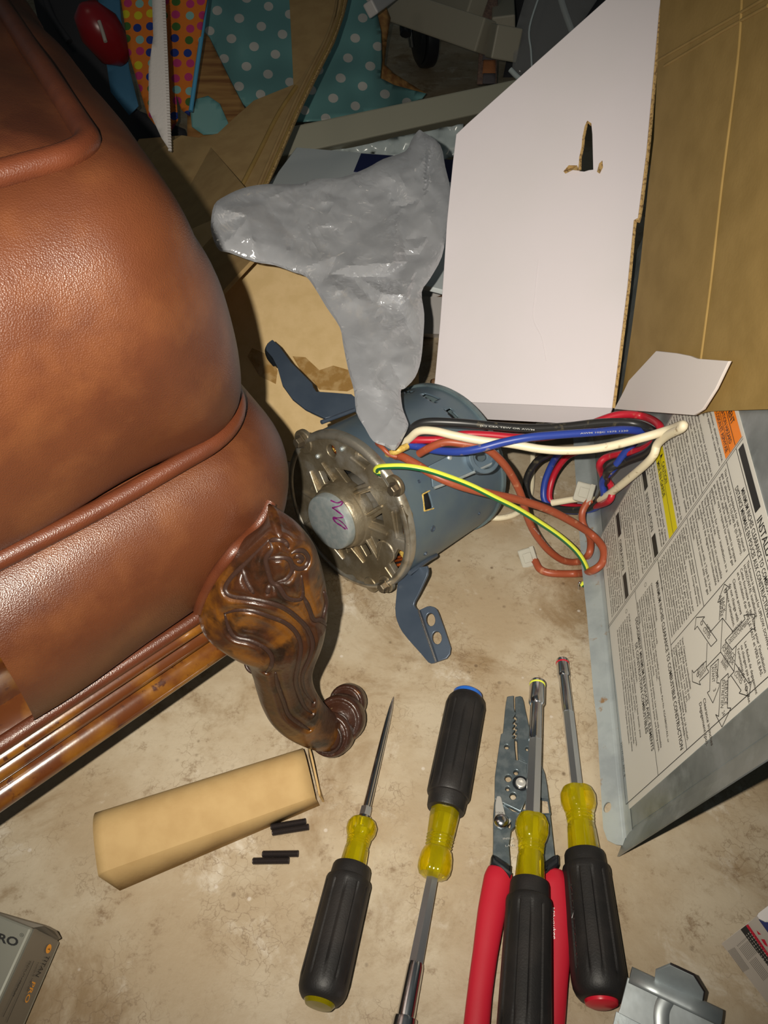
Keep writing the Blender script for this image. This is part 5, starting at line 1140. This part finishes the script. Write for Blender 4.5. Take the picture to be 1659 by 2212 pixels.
def dense(name, outline, depf, m, label, cat, step=14, uvf=None, parent=None, th=.002):
    pts = [Vector(p) for p in outline]; n = len(pts); x0 = min(p.x for p in pts); x1 = max(p.x for p in pts); y0 = min(p.y for p in pts); y1 = max(p.y for p in pts)
    bo_ = []
    for i in range(n):
        a, b = pts[i], pts[(i+1) % n]; k_ = max(1, int((b-a).length/step)); bo_ += [a+(b-a)*j/k_ for j in range(k_)]
    inn = []; y_ = y0+step/2
    while y_ < y1:
        x_ = x0+step/2
        while x_ < x1:
            if inpoly(x_, y_, outline): inn.append(Vector((x_, y_)))
            x_ += step
        y_ += step
    r_ = delaunay_2d_cdt(bo_+inn, [(i, (i+1) % len(bo_)) for i in range(len(bo_))], [], 1, 1e-4)
    vs = [Q(p.x, p.y, depf(p.x, p.y)) for p in r_[0]]; uv = [uvf(p.x, p.y) if uvf else (p.x/30, p.y/30) for p in r_[0]]
    o_ = obj(name, vs, [tuple(t) for t in r_[2]], m, parent, True, uv=uv); md = o_.modifiers.new('thick', 'SOLIDIFY'); md.thickness = th; md.offset = -1
    if label: tag(o_, label, cat)
    return o_
def beam(name, pts, hw, hd, m, parent=None, label=None, cat=None, bev=.003):
    """rectangular bar along two room points; width across the view hw, depth hd"""
    a, b = pts; t = (b-a).normalized(); n = (CAM-(a+b)/2).normalized(); n = (n-t*n.dot(t)).normalized(); s_ = t.cross(n)
    v = [p+s_*x*hw+n*y*hd for p in (a, b) for x, y in ((-1, -1), (1, -1), (1, 1), (-1, 1))]
    o_ = obj(name, v, [(0, 1, 2, 3), (7, 6, 5, 4), (0, 4, 5, 1), (1, 5, 6, 2), (2, 6, 7, 3), (3, 7, 4, 0)], m, parent); bevel(o_, bev)
    if label: tag(o_, label, cat)
    return o_
# beige steel rail running across
ra, rb_ = Q(560, 318, 1.30), Q(1120, 198, 1.42)
t = (rb_-ra).normalized(); fr = Vector((.10, -.80, .60)).normalized(); fr = (fr-t*fr.dot(t)).normalized(); tp = t.cross(fr); tp = tp if tp.z > 0 else -tp
v = [p+fr*x+tp*y for p in (ra, rb_+t*.12) for x, y in ((-.05, -.022), (0, -.022), (0, .022), (-.05, .022))]
o = obj('steel_rail', v, [(0, 1, 2, 3), (7, 6, 5, 4), (0, 4, 5, 1), (1, 5, 6, 2), (2, 6, 7, 3), (3, 7, 4, 0)], 'beige', None); bevel(o, .003); tag(o, 'beige painted steel rail crossing behind the plastic bag', 'rail')
# white and navy box lid under the rail
wb = empty('white_blue_box', Q(800, 380, 1.18), 'white and navy blue printed box under the beige rail', 'box')
WB = Plane(Q(590, 400, 1.10), Q(980, 400, 1.12), Q(640, 320, 1.22))
WB.plate('box_lid', [(560, 420), (588, 388), (640, 318), (980, 346), (1010, 350), (1010, 640), (700, 560), (560, 470)], [], .006, 'pale', wb, .001)
WB.plate('navy_panel', [(780, 333), (990, 348), (990, 395), (764, 372)], [], .0008, 'navy', wb, 0, off=.0012)
# items seen between bag and white carton
sh = empty('storage_shelf', Q(930, 780, .98), 'dark wooden shelf seen between the plastic bag and the white carton', 'shelf')
SH = Plane(Q(900, 640, 1.02), Q(990, 640, 1.02), Q(900, 900, .90))
SH.plate('shelf_board', [(880, 560), (1010, 560), (1010, 640), (1010, 930), (880, 930)], [], .006, 'floor_wood', sh, .001)
b_ = obj('white_package', *box_geo(Q(880, 640, .98), Q(985, 642, .98)-Q(880, 640, .98), Q(880, 720, .95)-Q(880, 640, .98), Vector((0, .05, -.05))), 'white_card', None); tag(b_, 'small white package on the dark shelf beside the bag', 'box')
dr = lathe('white_drum', [(0, .001), (0, .055), (.003, .058), (.07, .058), (.073, .055)], Q(905, 540, 1.04), Vector((0, -.2, -1)), 'white_card', None, 48); tag(dr, 'round white container behind the bag edge', 'container')
# wooden base strips under the white carton and behind the motor
ps = empty('wooden_pallet', W(1100, 880, 0), 'rough brown wooden boards on the floor under the white carton', 'pallet')
for a, b, hw, z_ in ((W(930, 872, .02), W(1260, 874, .02), .012, 0), (W(930, 838, .02), W(1300, 838, .02), .010, 0)):
    beam('board', (a, b), hw, .012, 'floor_wood', ps)
# teal dotted gift bag
TG = [(470, -30), (640, -60), (800, -40), (812, 20), (822, 70), (824, 130), (820, 170), (850, 185), (900, 198), (921, 203), (912, 214), (860, 228), (780, 250), (690, 262), (600, 268), (560, 262), (520, 220), (480, 150), (455, 90), (440, 90), (430, 20), (455, -10)]
def uvt(x, y): a = -.35; return ((x*math.cos(a)-y*math.sin(a))/50.0, (x*math.sin(a)+y*math.cos(a))/46.0)
tb_ = dense('gift_bag', TG, lambda x, y: 1.46+.03*noise.noise(Vector((x/70, y/90, 2)))+(.10 if x > 800 else 0)*min(1, (x-800)/100 if x > 800 else 0)-.0004*(y-100), 'bag_teal', 'teal film gift bag with white polka dots lying behind the opened carton', 'bag', 12, uvt)
dense('folded_corner', [(412, 240), (425, 215), (450, 208), (475, 225), (495, 270), (480, 290), (440, 292), (415, 275)], lambda x, y: 1.30, 'bag_teal', None, None, 12, lambda x, y: (.5, .5), tb_)
dense('wooden_edge_board', [(798, -40), (812, -40), (842, 40), (834, 90), (829, 140), (848, 158), (882, 180), (921, 203), (896, 206), (850, 196), (815, 176)], lambda x, y: 1.53+(.10*min(1, (x-800)/100) if x > 800 else 0), 'orange_wood', 'narrow honey-coloured board edge along the right side of the teal bag', 'board', 14)
# honey coloured board, orange dotted bag, blue trim
o = dense('wooden_board', [(430, 60), (452, 82), (500, 180), (536, 250), (520, 300), (440, 320), (405, 300), (405, 150)], lambda x, y: 1.42-.0005*(y-60), 'orange_wood', 'honey-coloured wood-grain board between the orange and teal bags', 'board', 20); 
ob = dense('dotted_bag', [(256, -40), (455, -40), (440, 40), (428, 120), (418, 190), (410, 250), (392, 236), (380, 200), (385, 260), (360, 300), (320, 250), (280, 120)], lambda x, y: 1.22+.0006*(y-100)+(.03 if x < 378 else 0), 'bag_orange', 'orange gift bag with multicoloured dots behind the chair', 'bag', 12, lambda x, y: (x/27.0, y/27.0))
tube('blue_trim', [Q(x, y, 1.21) for x, y in ((449, -30), (438, 60), (425, 150), (412, 240))], .0035, 'cyan_edge', ob, 8)
zp = dense('zipper_tape', [(328, -40), (352, -40), (360, 60), (364, 140), (367, 230), (370, 330), (350, 300), (322, 240), (322, 150), (332, 80)], lambda x, y: .98, 'zip', 'strip of white zipper tape hanging beside the chair', 'zipper', 14)
A = Acc()
for i in range(58):
    y_ = -30+i*6.2; x_ = 354+(y_/330)*14
    A.add(*box_geo(Q(x_-3.4, y_, .977), RT*.0042, DN*.0020, -FW*.0022))
A.obj('zipper_teeth', 'zip', zp)
rt = obj('red_toy', *lathe_geo([(-.05, .004), (-.04, .022), (-.01, .034), (.03, .030), (.05, .012), (.055, .001)], Q(222, 72, 1.25), Vector((.35, .3, -.8)), 32), 'red_toy', None, True); tag(rt, 'glossy red rounded object in the dark behind the chair', 'toy')
tube('pale_stripe', [Q(x, y, 1.213) for x, y in ((214, 46), (222, 70), (228, 90))], .003, 'grey_card', rt, 8)
o = dense('blue_bag', [(205, -40), (256, -40), (262, 40), (280, 150), (300, 230), (280, 250), (240, 200), (225, 100), (218, 30)], lambda x, y: 1.32, 'blue_fab', 'blue fabric strip between the red object and the orange bag', 'bag', 20)
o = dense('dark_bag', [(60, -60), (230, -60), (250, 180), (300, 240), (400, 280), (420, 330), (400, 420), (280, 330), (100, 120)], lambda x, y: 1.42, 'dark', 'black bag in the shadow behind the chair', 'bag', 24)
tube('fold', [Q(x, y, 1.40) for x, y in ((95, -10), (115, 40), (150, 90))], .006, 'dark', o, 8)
# desk frame with caster
df = empty('desk_frame', Vector((.35, 2.3, 0)), 'beige metal rolling desk frame in the dark background', 'desk')
def wb_(x, y, z): return W(x, y, z)
beam('foot_beam', (W(800, -5, .15), W(1050, 80, .13)), .029, .02, 'beige_dark', df)
beam('foot_beam', (W(1060, 88, .13), W(1115, 98, .12)), .028, .02, 'beige_dark', df)
beam('leg_post', (W(1088, 60, .14), W(1085, -80, .16)), .022, .02, 'beige_dark', df)
beam('cross_beam', (W(800, 20, .20), W(870, -30, .20)), .012, .01, 'white_card', df)
beam('cross_beam', (W(930, -20, .16), W(1030, 20, .16)), .035, .02, 'beige_dark', df)
cs = empty('caster', W(915, 110, .05), 'black twin caster wheel under the beige desk frame', 'caster')
cw = W(917, 152, .0); rr = .060; axc = Vector((.93, .30, 0)).normalized()
lathe('wheel', [(-.016, .01), (-.016, rr*.8), (-.012, rr*.97), (0, rr), (.012, rr*.97), (.016, rr*.8), (.016, .01)], Vector((cw.x, cw.y+.02, rr)), axc, 'caster', cs, 48)
lathe('wheel_cover', [(-.024, .008), (-.024, rr*.55), (-.017, rr*.85), (-.015, rr*.6)], Vector((cw.x, cw.y+.02, rr)), axc, 'caster', cs, 40)
tube('stem', [Vector((cw.x-.03, cw.y, rr+.05)), Vector((cw.x-.035, cw.y-.01, rr+.02)), Vector((cw.x-.03, cw.y-.01, rr-.01))], .006, 'steel', cs, 8)
tube('brake_tab', [W(925, 30, .10), W(880, 45, .11), W(876, 75, .09)], .012, 'caster', cs, 8)
# woven strap
sp = empty('woven_strap', Q(1055, 100, 1.50), 'patchwork woven strap hanging in front of the desk frame', 'strap')
dense('strap_body', [(1030, -60), (1050, -60), (1048, 60), (1042, 170), (1072, 180), (1072, 60), (1078, -60), (1120, -60), (1075, 185), (1030, 183), (1034, 120), (1028, 20)][:4]+[(1072, 182), (1074, 60), (1078, -60)][:3]+[] and [(1030, -60), (1076, -60), (1074, 60), (1072, 182), (1030, 184), (1034, 120), (1028, 20)], lambda x, y: 1.55, 'strap', None, None, 14, None, sp, .004)
for y0, y1, m_ in ((68, 106, 'strap_or'), (106, 131, 'strap_gr'), (131, 160, 'strap_or'), (160, 182, 'strap_gr')):
    dense('patch', [(1044, y0), (1070, y0), (1070, y1), (1042, y1)], lambda x, y: 1.545, m_, None, None, 12, None, sp, .003)
# clear plastic tub edges and grey rods
ct = empty('clear_bin', Q(1150, 120, 1.45), 'clear plastic bin in the dark at the top beside the white carton', 'bin')
dense('bin_wall', [(1105, 160), (1115, 60), (1150, -60), (1330, -60), (1250, 60), (1140, 170)], lambda x, y: 1.48, 'clear', None, None, 30, None, ct, .002)
tube('bin_edge', [Q(x, y, 1.45) for x, y in ((1172, -30), (1144, 58), (1147, 110), (1149, 150))], .0019, 'clear_edge', ct, 8, 5)
tube('bin_rim', [Q(x, y, 1.45) for x, y in ((1102, 150), (1120, 168), (1140, 180))], .005, 'clear_edge', ct, 8, 5)
rod = tube('white_rod', [Q(1198, -60, 1.5), Q(1215, 10, 1.5), Q(1240, 80, 1.5)], .006, 'clear_edge', None, 10); tag(rod, 'thin pale rod leaning at the top edge left of the white carton', 'rod')
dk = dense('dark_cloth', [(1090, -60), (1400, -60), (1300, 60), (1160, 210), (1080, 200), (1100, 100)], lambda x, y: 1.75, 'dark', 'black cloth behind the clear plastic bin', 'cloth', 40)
# stuff under the rail to the right
pk = dense('plastic_wrap', [(690, 330), (760, 318), (1000, 268), (1000, 330), (960, 345), (780, 333)], lambda x, y: 1.36+.02*noise.noise(Vector((x/20, y/20, 0))), 'clear_edge', None, None, 12, None, None, .002); pk.data.materials[0] = M['clear_edge']; tag(pk, 'grey plastic wrap under the beige rail', 'plastic wrap')
for o_ in [q_ for q_ in COL.objects if q_.type == 'MESH' and q_.parent is None and q_.get('kind') != 'structure']:
    kids = [c_ for c_ in COL.objects if c_.parent is o_]
    if not kids: recenter(o_)
